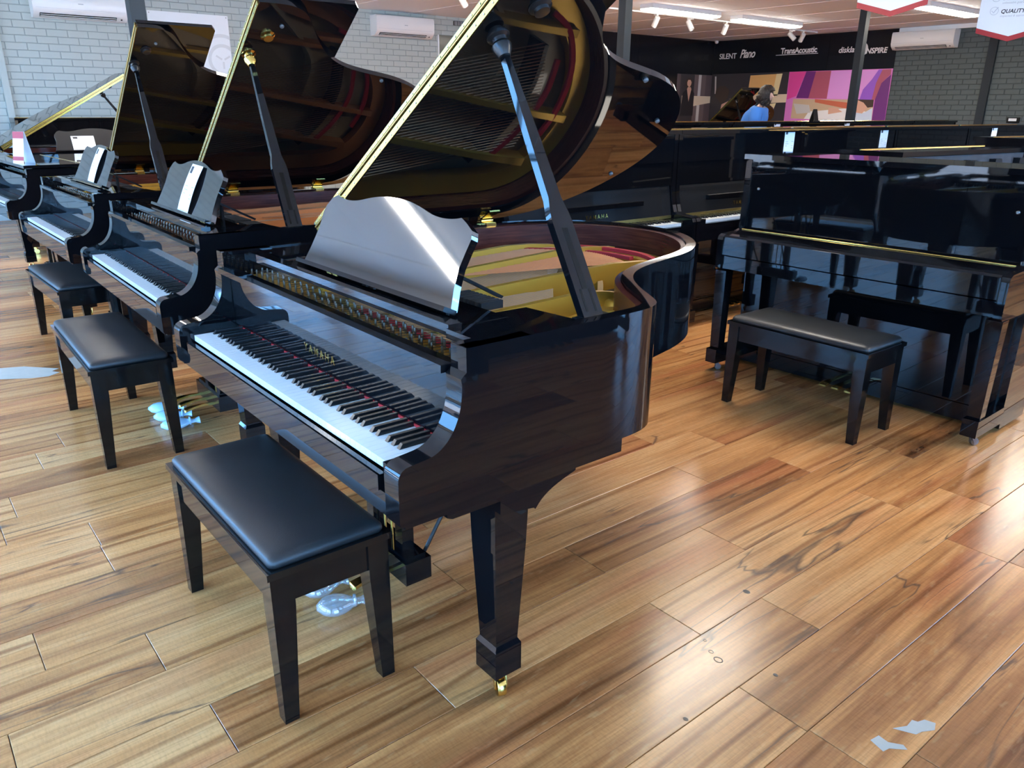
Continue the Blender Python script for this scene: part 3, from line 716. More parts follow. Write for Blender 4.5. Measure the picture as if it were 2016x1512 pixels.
# ================================================================ BENCHES
def bench(label, loc, rz, wd, dp, h=.46):
    o = empty('piano_bench', label, 'bench', loc, rz, 'piano benches')
    a, b = wd/2, dp/2
    B('seat_board', 'bench_black', o, -a, a, -b, b, h-.048, h-.030, bev=.004, seg=2)
    bm = bmesh.new(); rings = []
    for ins, z in ((.016, h-.031), (.012, h-.024), (.013, h-.014), (.019, h-.006), (.030, h-.0015), (.05, h+.001), (.09, h+.003)):
        r = .018; pts = []
        for cx, cy, q in ((a-ins-r, b-ins-r, 0), (-a+ins+r, b-ins-r, 1), (-a+ins+r, -b+ins+r, 2), (a-ins-r, -b+ins+r, 3)):
            for k in range(5):
                an = (q+k/4)*pi/2; pts.append((cx+r*cos(an), cy+r*sin(an), z))
        rings.append(pts)
    loft(bm, rings); done('cushion', bm, 'leather', o, smooth=60)
    l0, l1 = .056, .036
    for sx in (-1, 1):
        for sy in (-1, 1):
            bm = bmesh.new(); X, Y = sx*(a-.008), sy*(b-.008)
            loft(bm, [[(X, Y, z), (X-sx*l, Y, z), (X-sx*l, Y-sy*l, z), (X, Y-sy*l, z)] for z, l in ((0, l1), (h-.14, l0), (h-.048, l0))])
            done('leg', bm, 'bench_black', o, bev=.0025)
    for sy in (-1, 1): B('apron', 'bench_black', o, -a+.06, a-.06, *sorted((sy*(b-.014), sy*(b-.034))), h-.125, h-.048, bev=.002)
    for sx in (-1, 1): B('apron', 'bench_black', o, *sorted((sx*(a-.014), sx*(a-.034))), -b+.06, b-.06, h-.125, h-.048, bev=.002)
    return o
bench('black leather bench in front of the nearest grand piano', (.047, -.019, 0), 0, .754, .323)
bench('black leather bench at the second grand piano, beside the blue-bagged pedals', (-1.825, .005, 0), -.025, .885, .325)
bench('black leather bench at the third grand piano, half hidden by another bench', (-3.46, .17, 0), .03, .86, .33)
bench('long slim black bench in front of the closed upright piano', (.028, 2.704, 0), -.0095, .744, .342)
# ================================================================ UPRIGHT PIANOS
def upright(label, loc, rz, hw=.728, H=1.30, keys='open', depth=.60, tags=None, panels=1, mt='lacquer', letters=True):
    o = empty('upright_piano', label, 'piano', loc, rz, 'upright pianos')
    yp = .20                                        # front of the upper panel
    for s in (-1, 1):
        a, b = sorted((s*(hw-.035), s*hw))
        bm = bmesh.new()
        arm = [(.30, .585), (.02, .585), (.0, .60)] + ([(0, .755), (.008, .775), (.03, .785), (.15, .79), (yp-.01, .80)] if keys == 'closed' else [(0, .735), (.01, .757), (.03, .765), (.12, .77), (.165, .785), (yp-.02, .83), (yp-.005, .90)])
        prism(bm, [(depth, .02), (depth, H-.026), (yp, H-.026)] + arm[::-1] + [(.30, .02)], a, b, 'x')
        done('side_panel', bm, mt, o, bev=.003, seg=2)
        lx = s*(hw-.030)
        bm = bmesh.new(); loft(bm, [[(lx-r, .052-r, z), (lx+r, .052-r, z), (lx+r, .052+r, z), (lx-r, .052+r, z)] for r, z in ((.028, .13), (.034, .585))]); done('leg', bm, mt, o, bev=.003)
        tb = B('toe_block', mt, o, lx-.034, lx+.034, .0, .30, .052, .132, bev=.005, seg=2); caster(tb, lx, .05, .052, 'steel', r=.018, turn=.9)
    B('keybed', mt, o, -hw+.035, hw-.035, .012, .30, .600, .668, bev=.003)
    B('lower_panel', mt, o, -hw+.035, hw-.035, .285, .305, .105, .600, bev=.002)
    B('bottom_rail', mt, o, -hw+.035, hw-.035, .275, .305, .02, .102, bev=.003)
    lid = B('top_lid', mt, o, -hw-.002, hw+.002, yp-.022, depth+.004, H-.026, H, bev=.005, seg=2)
    if panels == 1:
     bm = bmesh.new(); tube(bm, [(-hw+.02, yp+.115, H+.0005), (hw-.02, yp+.115, H+.0005)], .0045, 6); done('lid_hinge', bm, 'brass', lid)
    bk = B('back_frame', 'cloth_back', o, -hw+.036, hw-.036, depth-.05, depth-.012, .03, H-.03, bev=0)
    for k in range(5): x = -hw+.12+k*(2*hw-.24)/4; B('back_post', 'satin_black', bk, x-.04, x+.04, depth-.012, depth+.03, .04, H-.06, bev=.004)
    for x in (-.07, 0, .07):
        bm = bmesh.new(); loft(bm, [[(x-w_, y, z), (x+w_, y, z), (x+w_, y, z+.009), (x-w_, y, z+.009)] for y, z, w_ in ((.28, .062, .008), (.20, .064, .010), (.15, .060, .019), (.12, .054, .018))]); done('pedal', bm, 'brass', o, bev=.002)
    if keys == 'closed':
        B('key_slip', mt, o, -hw+.036, hw-.036, .002, .03, .676, .772, bev=.006, seg=2)
        bm = bmesh.new(); prism(bm, [(.004, .772), (.012, .782), (.05, .787), (yp, .803), (yp, .77), (.02, .76)], -hw+.036, hw-.036, 'x'); fb = done('fallboard', bm, mt, o, bev=.003, seg=2)
        bm = bmesh.new(); tube(bm, [(-hw+.04, yp-.035, .8005), (hw-.04, yp-.035, .8005)], .005, 8); done('fallboard_hinge', bm, 'brass', fb, smooth=60)
        z0 = .803
    else:
        B('key_slip', mt, o, -hw+.036, hw-.036, .004, .022, .668, .715, bev=.005, seg=2)
        for s in (-1, 1): B('key_block', mt, o, *sorted((s*.612, s*(hw-.035))), .02, .175, .668, .742, bev=.004)
        keyboard(o, .026, .735, False, kw=.0234)
        bm = bmesh.new(); prism(bm, [(.178, .745), (.182, .76), (.212, .93), (.217, .955), (.232, .955), (.205, .745)], -hw+.04, hw-.04, 'x'); fb = done('fallboard', bm, 'fall_satin', o, bev=.003)
        B('felt_strip', 'brass_dull', fb, -hw+.05, hw-.05, .172, .181, .745, .764, bev=.001)
        B('flap_ledge', mt, fb, -.40, .40, .172, .202, .845, .872, bev=.003)
        if letters: text('brand_lettering', 'YAMAHA', .036, 'brass', fb, (0, .1855, .79), (radians(80), 0, 0), .0008, space=1.5, bold=.0004)
        B('panel_shelf', mt, o, -hw+.036, hw-.036, yp-.005, yp+.06, .955, .975, bev=.004, seg=2)
        z0 = .975
    xs = [(-hw+.036, hw-.036)] if panels == 1 else [(-hw+.036, -.42), (-.418, .418), (.42, hw-.036)]
    for a, b in xs: B('upper_panel', mt, o, a, b, yp+.004, yp+.026, z0, H-.028, bev=.0015)
    if keys == 'open': B('panel_rail', mt, o, -hw+.036, hw-.036, yp-.002, yp+.01, H-.20, H-.185, bev=.003)
    if panels == 3:
        for x in (-.64, .64):
            bm = bmesh.new(); lathe(bm, [(.008, 0), (.008, .004), (.005, .007)], 14, Matrix.Translation((x, yp+.004, 1.02)) @ Matrix.Rotation(pi/2, 4, 'X')); done('panel_screw', bm, 'steel', o, smooth=40)
    return o
RP = (.0132+.019*.055, 2.9621-.055)
upright('black upright piano with its keyboard closed, behind a slim bench', (RP[0], RP[1], 0), .019, hw=.731, H=1.20, keys='closed', panels=3)
UX = -1.33
for i, (y, lb) in enumerate(((2.753, 'black upright piano with open keys beyond the tail of the nearest grand piano'), (4.217, 'black upright piano with open keys, price card near its top corner'), (5.681, 'black upright piano third along the row facing the camera'),
                             (7.145, 'black upright piano fourth along the row, top edge only showing'), (8.609, 'black upright piano at the far end of the long row'))):
    upright(lb, (UX, y, 0), pi/2, H=1.30, keys='open' if i < 2 else 'closed')
upright('black upright piano seen from its dark rough back, behind the closed upright', (-.80, 4.72, 0), -pi/2-.10, H=1.205, keys='closed')
upright('black upright piano with its back to the camera, at the picture edge', (-.82, 6.60, 0), -pi/2-.06, H=1.25, keys='closed')
for i, y in enumerate((.95, 2.43)):  # unseen pair added to darken reflections in the nearest grand's side
    upright(['black upright piano outside the picture, beside the camera', 'black upright piano outside the picture, beyond the one next to the camera'][i], (2.75, y, 0), -pi/2, H=1.21, keys='closed')
for i, y in enumerate((6.6, 8.08, 9.56, 11.04, 12.52)):
    upright(['tall black upright piano at the head of the second row', 'tall black upright piano beside the person in blue', 'tall black upright piano with small white price card in the second row', 'tall black upright piano below the purple poster', 'tall black upright piano farthest along the second row'][i], (-3.75, y, 0), pi/2, H=1.295, keys='closed')
upright('black upright piano against the pale brick wall', (-9.50, 1.62, 0), pi/2, H=1.265, keys='open', letters=False)
upright('black upright piano in front of the dark brick wall', (-2.6, 11.2, 0), 0, H=1.23, keys='closed')
GG = grand('black grand piano with raised lid beside the person in blue', (-7.36, 10.95, 0), -radians(18), yl=.54, alpha=32, plate='post_grey', single=False, detail=False, desk=False, letters=False)
# ================================================================ PRICE CARDS, LEAFLETS, SCRAPS
def card(label, w_, h_, mtx, curve=0., holder=None):
    """white price card with a black printed mark and grey lines"""
    bm = bmesh.new(); n = 6
    def P(x, z, d): 
        t = z/h_; return (x, d-curve*(1-(2*t-1)**2), z)
    rings = []
    for k in range(n+1):
        z = h_*k/n; rings.append([P(-w_/2, z, 0), P(w_/2, z, 0), P(w_/2, z, .0008), P(-w_/2, z, .0008)])
    loft(bm, rings); o = done('price_card', bm, 'paper'); o.matrix_world = mtx; tag(o, label, 'price card', 'price cards')
    def bar(nm, x0, x1, z0, z1, mt):
        bm = bmesh.new(); rr = [[P(x0, z, -.0006), P(x1, z, -.0006), P(x1, z, -.0001), P(x0, z, -.0001)] for z in (z0, z1)]; loft(bm, rr); done(nm, bm, mt, o)
    bar('printed_mark', -w_*.42, -w_*.22, h_*.80, h_*.95, 'ink')
    for x0, x1, z in ((-.36, -.12, .52), (.22, .40, .52), (-.36, -.05, .44), (.24, .40, .36), (-.36, -.2, .36), (.26, .40, .28)): bar('printed_line', w_*x0, w_*x1, h_*z, h_*(z+.02), 'ink_grey')
    return o
def on_desk(g, x, t, tilt=25):              # a pose standing on the desk ledge of grand piano g
    loc = Matrix.Translation(g.location) @ Matrix.Rotation(g.rotation_euler.z, 4, 'Z')
    dk = Matrix.Translation((0, .300, .979)) @ Matrix.Rotation(radians(-tilt), 4, 'X')
    return loc @ dk @ Matrix.Translation((x, -.019, .005)) @ Matrix.Rotation(t, 4, 'Y')
card('white price card leaning on the music desk of the copper-plated grand piano', .148, .21, on_desk(GB, .135, .03), .006)
card('white price card leaning on the music desk of the third grand piano', .148, .21, on_desk(GC, .16, .03), .006)
card('white price card on the dark music desk of the sideways grand piano', .21, .148, on_desk(GE, -.03, 0), .002)
def facing_x(x, y, z): return Matrix.Translation((x, y, z)) @ Matrix.Rotation(pi/2, 4, 'Z')
for x, y, z, lb in ((UX-.2, 4.75, 1.105, 'white price card hung on the front of the second upright in the long row'), (UX-.2, 6.17, 1.10, 'white price card hung on the third upright in the long row'), (UX-.2, 8.45, 1.10, 'white price card hung on the upright at the end of the long row'),
                    (-3.95, 8.25, 1.10, 'white price card on the tall upright beneath the person in blue'), (-3.95, 9.9, 1.10, 'white price card on the tall upright beneath the purple poster'), (-9.70, 2.28, 1.04, 'white price card on the upright against the pale brick wall')):
    card(lb, .13, .19, facing_x(x+.0015, y, z))
def leaflet_stand():
    o = empty('leaflet_stand', 'red and white folded leaflet standing on the closed grand piano', 'leaflet', (-5.30, .30, ZT+.028), .55)
    a = .11; h = .23
    for s, nm in ((-1, 'front_leaf'), (1, 'rear_leaf')):
        bm = bmesh.new(); loft(bm, [[(-a/2, s*.05-.0006, 0), (a/2, s*.05-.0006, 0), (a/2, s*.05+.0006, 0), (-a/2, s*.05+.0006, 0)], [(-a/2, s*.004-.0006, h), (a/2, s*.004-.0006, h), (a/2, s*.004+.0006, h), (-a/2, s*.004+.0006, h)]])
        f = done(nm, bm, 'paper', o)
        for z0, z1 in ((.18, .23), (.02, .05)):
            bm = bmesh.new(); y = lambda z: s*(.05-.046*z/h)+s*.0012
            loft(bm, [[(-a/2, y(z)-.0004, z), (a/2, y(z)-.0004, z), (a/2, y(z)+.0004, z), (-a/2, y(z)+.0004, z)] for z in (z0, z1)]); done('printed_band', bm, 'print_red', f)
leaflet_stand()
def bag(label, loc, rz, l=.13, mt='plastic_bag'):
    bm = bmesh.new(); rings = []
    for k in range(9):
        t = k/8; r = [.012, .034, .042, .044, .040, .030, .016, .014, .026][k]; rings.append([(r*cos(2*pi*q/14)*(1+.12*sin(5*q)), -l*(1-t)+.0, max(.002, .030+r*.62*sin(2*pi*q/14))) for q in range(14)])
    loft(bm, rings); o = done('pedal_bag', bm, mt, None, loc, (0, 0, rz), smooth=70); tag(o, label, 'plastic bag', 'plastic bags on pedals')
    bm = bmesh.new(); lathe(bm, [(.018, -.004), (.020, 0), (.018, .004)], 14, Matrix.Translation((0, -l*.25, .033)) @ Matrix.Rotation(pi/2, 4, 'X')); done('tie', bm, mt, o); return o
for k, lb in ((-.085, 'pale blue plastic bag tied over the far pedal of the second grand piano'), (0, 'pale blue plastic bag tied over the middle pedal of the second grand piano'), (.085, 'pale blue plastic bag tied over the near pedal of the second grand piano')):
    bag(lb, (-1.781+k*1.25+.03, .067+.235, .0), -.35+2.2*k, .17)
bag('clear plastic bag over a pedal, behind the nearest bench leg', (.115, .22, .0), -.35, .15, 'clear_film')
bag('clear plastic bag over the middle pedal of the nearest grand piano', (-.02, .22, .0), -.15, .14, 'clear_film')
def scrap(label, name, pts, mt='scrap', cat='paper scrap'):
    bm = bmesh.new(); prism(bm, pts, .0004, .0012, 'z'); return tag(done(name, bm, mt), label, cat)
scrap('large torn grey tape patch on the floor by the bench', 'tape_patch', [(-3.25, -.42), (-3.02, -.40), (-2.90, -.20), (-2.88, -.12), (-2.92, -.06), (-2.97, -.09), (-3.0, -.05), (-3.16, -.20)])
scrap('jagged grey tape scrap on the floor beside a plank seam', 'tape_scrap', [(1.350, .985), (1.395, 1.01), (1.40, 1.03), (1.417, 1.06), (1.408, 1.085), (1.385, 1.075), (1.378, 1.055), (1.366, 1.05), (1.368, 1.02)])
scrap('small pointed grey tape scrap on the floor near the picture edge', 'tape_scrap', [(1.335, .905), (1.372, .895), (1.376, .915), (1.405, .945), (1.392, .952), (1.365, .932), (1.340, .935)])
for (x, y), r, lb in (((.925, .857), .014, 'larger round drip stain on the floor plank'), ((.891, .869), .008, 'small round drip stain beside the larger one'), ((.849, .896), .006, 'smallest round drip stain on the floor plank'), ((1.059, .927), .007, 'dark oval knot mark on the floor'), ((.779, 1.192), .012, 'black scuff mark at the plank joint'), ((1.013, .611), .007, 'dark speck by the plank seam')):
    bm = bmesh.new(); pts = [(x+r*cos(2*pi*k/16), y+r*.8*sin(2*pi*k/16)) for k in range(16)]; pin = [(x+r*.78*cos(2*pi*k/16), y+r*.6*sin(2*pi*k/16)) for k in range(16)]
    if r > .0055 and x < .93 and y < .9:
        loft(bm, [[(*p, .0003) for p in pts], [(*p, .0006) for p in pts], [(*p, .0006) for p in pin], [(*p, .0003) for p in pin]], cap=False)
    else: prism(bm, pts, .0003, .0006, 'z')
    tag(done('floor_mark', bm, 'stain'), lb, 'stain')
def magazine():
    o = empty('open_magazine', 'open magazine lying on top of a tall upright below the purple poster', 'magazine', (-4.215, 9.75, 1.2955), 1.2)
    for s_ in (-1, 1):
        bm = bmesh.new(); n = 6; rings = []
        for k in range(n+1):
            t = k/n; z = .004+.022*sin(pi*min(1, t*1.1))*(1-t*.6); rings.append([(s_*.14*t, -.095, z), (s_*.14*t, .095, z), (s_*.14*t, .095, max(0, z-.006)), (s_*.14*t, -.095, max(0, z-.006))])
        loft(bm, rings); pg = done('page_block', bm, 'paper', o, smooth=40)
        B('printed_block', 'pr_tan', pg, *sorted((s_*.03, s_*.09)), -.07, .04, .0205, .0225, bev=0)
magazine()
def easel():
    o = empty('display_easel', 'small black display easel on top of a tall upright near the purple poster', 'easel', (-4.0, 9.15, 1.295), 1.3)
    for s_, y in ((-1, -.04), (1, .05)):
        bm = bmesh.new(); loft(bm, [[(-.035, y-.004, 0), (.035, y-.004, 0), (.035, y+.004, 0), (-.035, y+.004, 0)], [(-.03, .0, .15), (.03, .0, .15), (.03, .008, .15), (-.03, .008, .15)]]); done('leg', bm, 'satin_black', o)
    B('ledge', 'satin_black', o, -.04, .04, -.065, -.035, .0, .012, bev=.001)
easel()
# ================================================================ WALL AND CEILING FITTINGS
def air_con(label, mtx, L=1.08, H=.30, D=.22):
    o = empty('air_conditioner', label, 'air conditioner', (0, 0, 0), 0, 'wall air conditioners'); o.matrix_world = mtx
    bm = bmesh.new(); prism(bm, [(0, 0), (-D*.55, 0), (-D*.92, .06), (-D, .10), (-D, H-.03), (-D+.02, H), (0, H)], -L/2, L/2, 'x'); done('housing', bm, 'plastic_white', o, bev=.008, seg=2, smooth=40)
    mx = Matrix.Translation((0, -D*.735, .030)) @ Matrix.Rotation(-math.atan2(.06, D*.37), 4, 'X')
    bm = bmesh.new(); box(bm, -L/2+.07, L/2-.13, -.030, .030, -.006, .004, mx); done('outlet', bm, 'slot_dark', o)
    for k in (-1, 1):
        bm = bmesh.new(); box(bm, -L/2+.075, L/2-.135, k*.015-.004, k*.015+.004, -.010, .0, mx); done('louvre', bm, 'plastic_white', o)
    B('seam', 'ink_grey', o, -L/2+.03, L/2-.03, -D-.0006, -D+.002, .105, .107, bev=0)
    B('badge', 'ink_grey', o, -.03, .03, -D-.001, -D+.002, .165, .176, bev=0)
    bm = bmesh.new(); lathe(bm, [(.012, 0), (.012, .002)], 12, Matrix.Translation((L/2-.07, -D*.735, .026)) @ Matrix.Rotation(-math.atan2(.06, D*.37)+pi, 4, 'X')); done('indicator', bm, 'ink', o)
    return o
RX = Matrix.Rotation(pi/2, 4, 'Z')
air_con('white wall air conditioner above the sideways grand piano', Matrix.Translation((X0+.006, 1.90, 2.44)) @ RX)
air_con('white wall air conditioner left of the black wall panel', Matrix.Translation((X0+.006, 6.67, 2.50)) @ RX)
air_con('white wall air conditioner on the dark brick wall', Matrix.Translation((-5.43, Y0-.006, 2.50)), 1.12)
v = empty('wall_vent', 'small grey wall vent beside the air conditioner', 'vent', (X0+.006, 7.86, 2.79), pi/2)
B('vent_frame', 'slot_dark', v, -.11, .11, -.008, 0, -.035, .035, bev=.001)
for k in range(6): B('slat', 'ink_grey', v, -.09+k*.034, -.09+k*.034+.016, -.011, -.008, -.03, .03, bev=0)
def disc_ring(bm, cx, cz, r0, r1, y0, y1, n=48, lim=9):
    loft(bm, [[(min(lim, cx+r*cos(2*pi*k/n)), y, cz+r*sin(2*pi*k/n)) for k in range(n)] for r, y in ((r0, y1), (r1, y1), (r1, y0), (r0, y0), (r0, y1))], cap=False)
po = empty('wall_poster', 'white poster board with pale grey circle emblem on the brick wall', 'poster', (X0+.008, 3.285, 1.70), pi/2)
B('board', 'board_white', po, -.545, .545, -.012, 0, 0, .925, bev=.002)
for r0, r1 in ((.30, .345), (.17, .215)):
    bm = bmesh.new(); disc_ring(bm, .42, .34, r0, r1, -.0145, -.0125, 64, .54); done('emblem_ring', bm, 'pr_circle', po)
for k in range(3):
    an = pi/2+k*2*pi/3; bm = bmesh.new(); mx = Matrix.Translation((.42, 0, .34)) @ Matrix.Rotation(an, 4, 'Y'); box(bm, .02, .115, -.0145, -.0125, -.012, .012, mx); done('emblem_bar', bm, 'pr_circle', po)
for x in (-.52, .52): 
    bm = bmesh.new(); lathe(bm, [(.008, 0), (.006, .004)], 10, Matrix.Translation((x, -.012, .90)) @ Matrix.Rotation(pi/2, 4, 'X')); done('fixing', bm, 'steel', po)
bp = empty('wall_panel', 'black wall panel with white edge beside the air conditioner', 'wall panel', (X0+.008, 8.60, 0.3), pi/2)
B('board', 'panel_black', bp, -1.16, 1.16, -.012, 0, 0, 2.29, bev=.002); B('edge_strip', 'board_white', bp, -1.185, -1.161, -.014, 0, 0, 2.29, bev=.001)
# black graphic cladding around the room corner
def flat(bm, pts, y0, y1): prism(bm, pts, y0, y1, 'y')
def graphic_left():
    o = empty('wall_graphic', 'glossy black wall cladding with printed photo of a seated woman', 'wall graphic', (X0+.008, 9.9, 0), pi/2)
    L = Y0-.02-9.9
    for k in range(2): B('cladding_board', 'panel_black', o, L*k/2+.002, L*(k+1)/2-.002, -.012, 0, 0, ZC-.002, bev=.001)
    q = B('photo_print', 'pr_dark', o, L-1.22, L-.001, -.0135, -.012, .9, 2.17, bev=0)
    def pr(nm, mt, pts, d): bm = bmesh.new(); flat(bm, [(L-1.22+x, z) for x, z in pts], -.0135-.0006*d, -.0135); done(nm, bm, mt, q)
    for x0, x1, mt in ((.0, .12, 'pr_curtain2'), (.74, .84, 'pr_pale'), (.60, .74, 'pr_curtain'), (.84, 1.0, 'pr_curtain'), (1.0, 1.21, 'pr_curtain2')): pr('curtain', mt, [(x0, .95), (x1, .95), (x1, 2.165), (x0, 2.165)], 1)
    pr('sofa', 'pr_cream', [(.2, 1.45), (1.21, 1.58), (1.21, 1.72), (.2, 1.72)], 2)
    pr('dress', 'pr_black', [(.18, 1.30), (.62, 1.30), (.62, 1.78), (.50, 1.86), (.44, 1.62), (.36, 1.86), (.22, 1.78)], 3)
    pr('neckline', 'pr_skin', [(.36, 1.86), (.44, 1.60), (.51, 1.86), (.47, 1.92), (.40, 1.92)], 4)
    pr('hair', 'pr_hair', [(.32+.0, 1.90), (.30, 2.02), (.36, 2.09), (.46, 2.09), (.53, 2.02), (.51, 1.90)], 4)
    pr('face', 'pr_skin', [(.36, 1.94), (.35, 2.0), (.38, 2.05), (.46, 2.05), (.50, 2.0), (.48, 1.94), (.43, 1.90)], 5)
graphic_left()
def graphic_back():
    o = empty('wall_graphic', 'glossy black wall cladding with white logos and bright printed photos', 'wall graphic', (X0+.02, Y0-.008, 0), 0)
    L = -5.97-X0-.02; nx = lambda x: x-X0-.02
    ed = [0, nx(-8.90), nx(-7.35), L]
    for a, b in zip(ed, ed[1:]): B('cladding_board', 'panel_black', o, a+.003, b-.003, -.012, 0, 0, ZC-.002, bev=.001)
    q = B('photo_print', 'pr_dark', o, .001, nx(-8.19), -.0135, -.012, .9, 2.19, bev=0)
    def pr(par, nm, mt, pts, d): bm = bmesh.new(); flat(bm, [(nx(min(x, -5.976)), z) for x, z in pts], -.0135-.0006*d, -.0134); done(nm, bm, mt, par)
    def U(u, v_):                              # photograph position measured on the back wall plane
        u += (v_-140)*.115*(u-1010)/747; x = -10.152+(u-1405)*(-8.18+10.152)/151. if u < 1556 else -8.18+(u-1556)*.01086; z = 2.18-(v_-(146-.028*(u-1405)))*.0092
        return (x, z)
    def P(par, nm, mt, d, *uv): pr(par, nm, mt, [U(*p) for p in uv], d)
    P(q, 'wall_pale', 'pr_pale', 1, (1409, 150), (1412, 150), (1412, 190), (1409, 190))
    P(q, 'brick_backdrop', 'pr_orange', 1, (1482, 148), (1532, 145), (1532, 192), (1476, 195))
    P(q, 'bright_window', 'pr_yellow', 2, (1532, 145), (1543, 144), (1534, 192), (1524, 192))
    P(q, 'table_top', 'pr_cream', 2, (1470, 192), (1552, 188), (1550, 206), (1466, 212))
    P(q, 'sheet_music', 'pr_yellow', 3, (1508, 212), (1532, 208), (1524, 232), (1500, 236))
    P(q, 'hair', 'pr_hair', 2, (1410, 196), (1412, 180), (1420, 172), (1432, 172), (1440, 182), (1436, 200), (1424, 214))
    P(q, 'jumper', 'pr_curtain', 2, (1440, 200), (1466, 196), (1478, 220), (1474, 240), (1440, 240))
    P(q, 'face', 'pr_skin', 3, (1424, 214), (1440, 205), (1446, 215), (1444, 226), (1438, 236), (1420, 238))
    r = B('poster_print', 'pr_mag', o, nx(-8.185), L-.002, -.0135, -.012, .9, 2.19, bev=0)
    P(r, 'streak_pink', 'pr_pink', 1, (1556, 141), (1592, 140), (1572, 192), (1552, 200))
    P(r, 'streak_plum', 'pr_plum', 1, (1592, 140), (1612, 140), (1598, 196), (1572, 196))
    P(r, 'streak_rose', 'pr_rose', 1, (1612, 140), (1643, 139), (1636, 196), (1598, 196))
    P(r, 'streak_lilac', 'pr_lilac', 1, (1643, 139), (1740, 137), (1726, 196), (1636, 196))
    P(r, 'streak_violet', 'pr_violet', 2, (1734, 137), (1742, 137), (1726, 196), (1700, 196), (1706, 176), (1722, 156))
    P(r, 'streak_rose', 'pr_rose', 3, (1741, 137), (1757, 136), (1756, 146), (1740, 163), (1729, 196), (1723, 196), (1730, 163))
    P(r, 'streak_plum', 'pr_plum', 4, (1757, 146), (1740, 163), (1729, 196), (1724, 240), (1750, 240))
    P(r, 'desk_scene', 'pr_tan', 3, (1566, 198), (1727, 196), (1724, 240), (1562, 240))
    P(r, 'shelf_front', 'pr_red', 4, (1612, 197), (1690, 204), (1680, 216), (1612, 204))
    P(r, 'papers', 'pr_white', 4, (1600, 224), (1680, 214), (1724, 222), (1724, 240), (1590, 240))
    P(r, 'magazine_rack', 'pr_pale', 5, (1567, 208), (1600, 210), (1604, 226), (1574, 230))
    P(r, 'shirt', 'pr_shirt', 5, (1684, 224), (1710, 222), (1725, 212), (1724, 240), (1684, 240))
    P(r, 'hand', 'pr_skin', 5, (1640, 214), (1656, 214), (1668, 222), (1640, 228))
    P(r, 'face', 'pr_skin', 6, (1690, 198), (1712, 196), (1718, 208), (1706, 224), (1690, 222), (1686, 212))
    P(r, 'hair', 'pr_hair', 7, (1694, 196), (1727, 196), (1726, 210), (1716, 212), (1708, 202))
    for body, x, z, s, sh, bd, sp in (('SILENT', -9.79, 2.503, .155, 0, .002, .95), ('Piano', -9.28, 2.508, .24, .32, .004, .9), ('TransAcoustic', -8.03, 2.548, .155, 0, .004, .93), ('disklavier', -6.86, 2.51, .15, .15, .002, 1.0), ('NSPIRE', -6.36, 2.475, .135, .15, .004, 1.0)):
        text('logo_lettering', body, s, 'pr_white', o, (nx(x), -.0125, z), (radians(90), 0, 0), .001, sh, bold=bd, space=sp, sx=(.80 if body == 'Piano' else 1.0))
    B('logo_rule', 'pr_white', o, nx(-8.56), nx(-7.58), -.0135, -.012, 2.520, 2.530, bev=0)
    bm = bmesh.new(); flat(bm, [(nx(-6.63)+.10*cos(a)*(1 if abs(a) < 1.6 else .1), 2.555+.115*sin(a)) for a in [radians(k) for k in range(-90, 91, 15)]], -.0131, -.012); done('logo_disc', bm, 'pr_white', o)
graphic_back()
def sensor():
    o = empty('ceiling_sensor', 'small white motion sensor in the top corner of the black cladding', 'sensor', (X0+.12, Y0-.10, ZC), 0)
    bm = bmesh.new(); lathe(bm, [(.04, 0), (.045, -.02), (.035, -.05), (.01, -.06)], 16); done('housing', bm, 'plastic_white', o, smooth=50); B('bracket', 'plastic_white', o, -.02, .02, -.02, .02, -.01, 0, bev=.001)
sensor()
def switch():
    o = empty('wall_switch', 'small white switch in black surround on the dark brick wall', 'switch', (-3.72, Y0-.006, 1.30), 0)
    B('plate', 'slot_dark', o, -.10, .10, -.02, 0, -.045, .045, bev=.002); B('rocker', 'plastic_white', o, -.07, .055, -.026, -.02, -.015, .03, bev=.002)
switch()
def batten(label, x, y0, y1, w_=.24):
    o = empty('ceiling_light', label, 'ceiling light', (x, (y0+y1)/2, ZC), 0, 'fluorescent ceiling lights'); h = (y1-y0)/2
    bm = bmesh.new(); loft(bm, [[(-w_/2, -h, 0), (w_/2, -h, 0), (w_/2, h, 0), (-w_/2, h, 0)], [(-w_/2, -h, -.06), (w_/2, -h, -.06), (w_/2, h, -.06), (-w_/2, h, -.06)]]); done('tray', bm, 'lamp_body', o, bev=.003)
    bm = bmesh.new(); rings = []
    for ins, z in ((.006, -.060), (.006, -.068), (.020, -.082), (.05, -.090)): rings.append([(-w_/2+ins, -h+ins, z), (w_/2-ins, -h+ins, z), (w_/2-ins, h-ins, z), (-w_/2+ins, h-ins, z)])
    loft(bm, rings); done('diffuser', bm, 'lamp_diffuser', o, smooth=60)
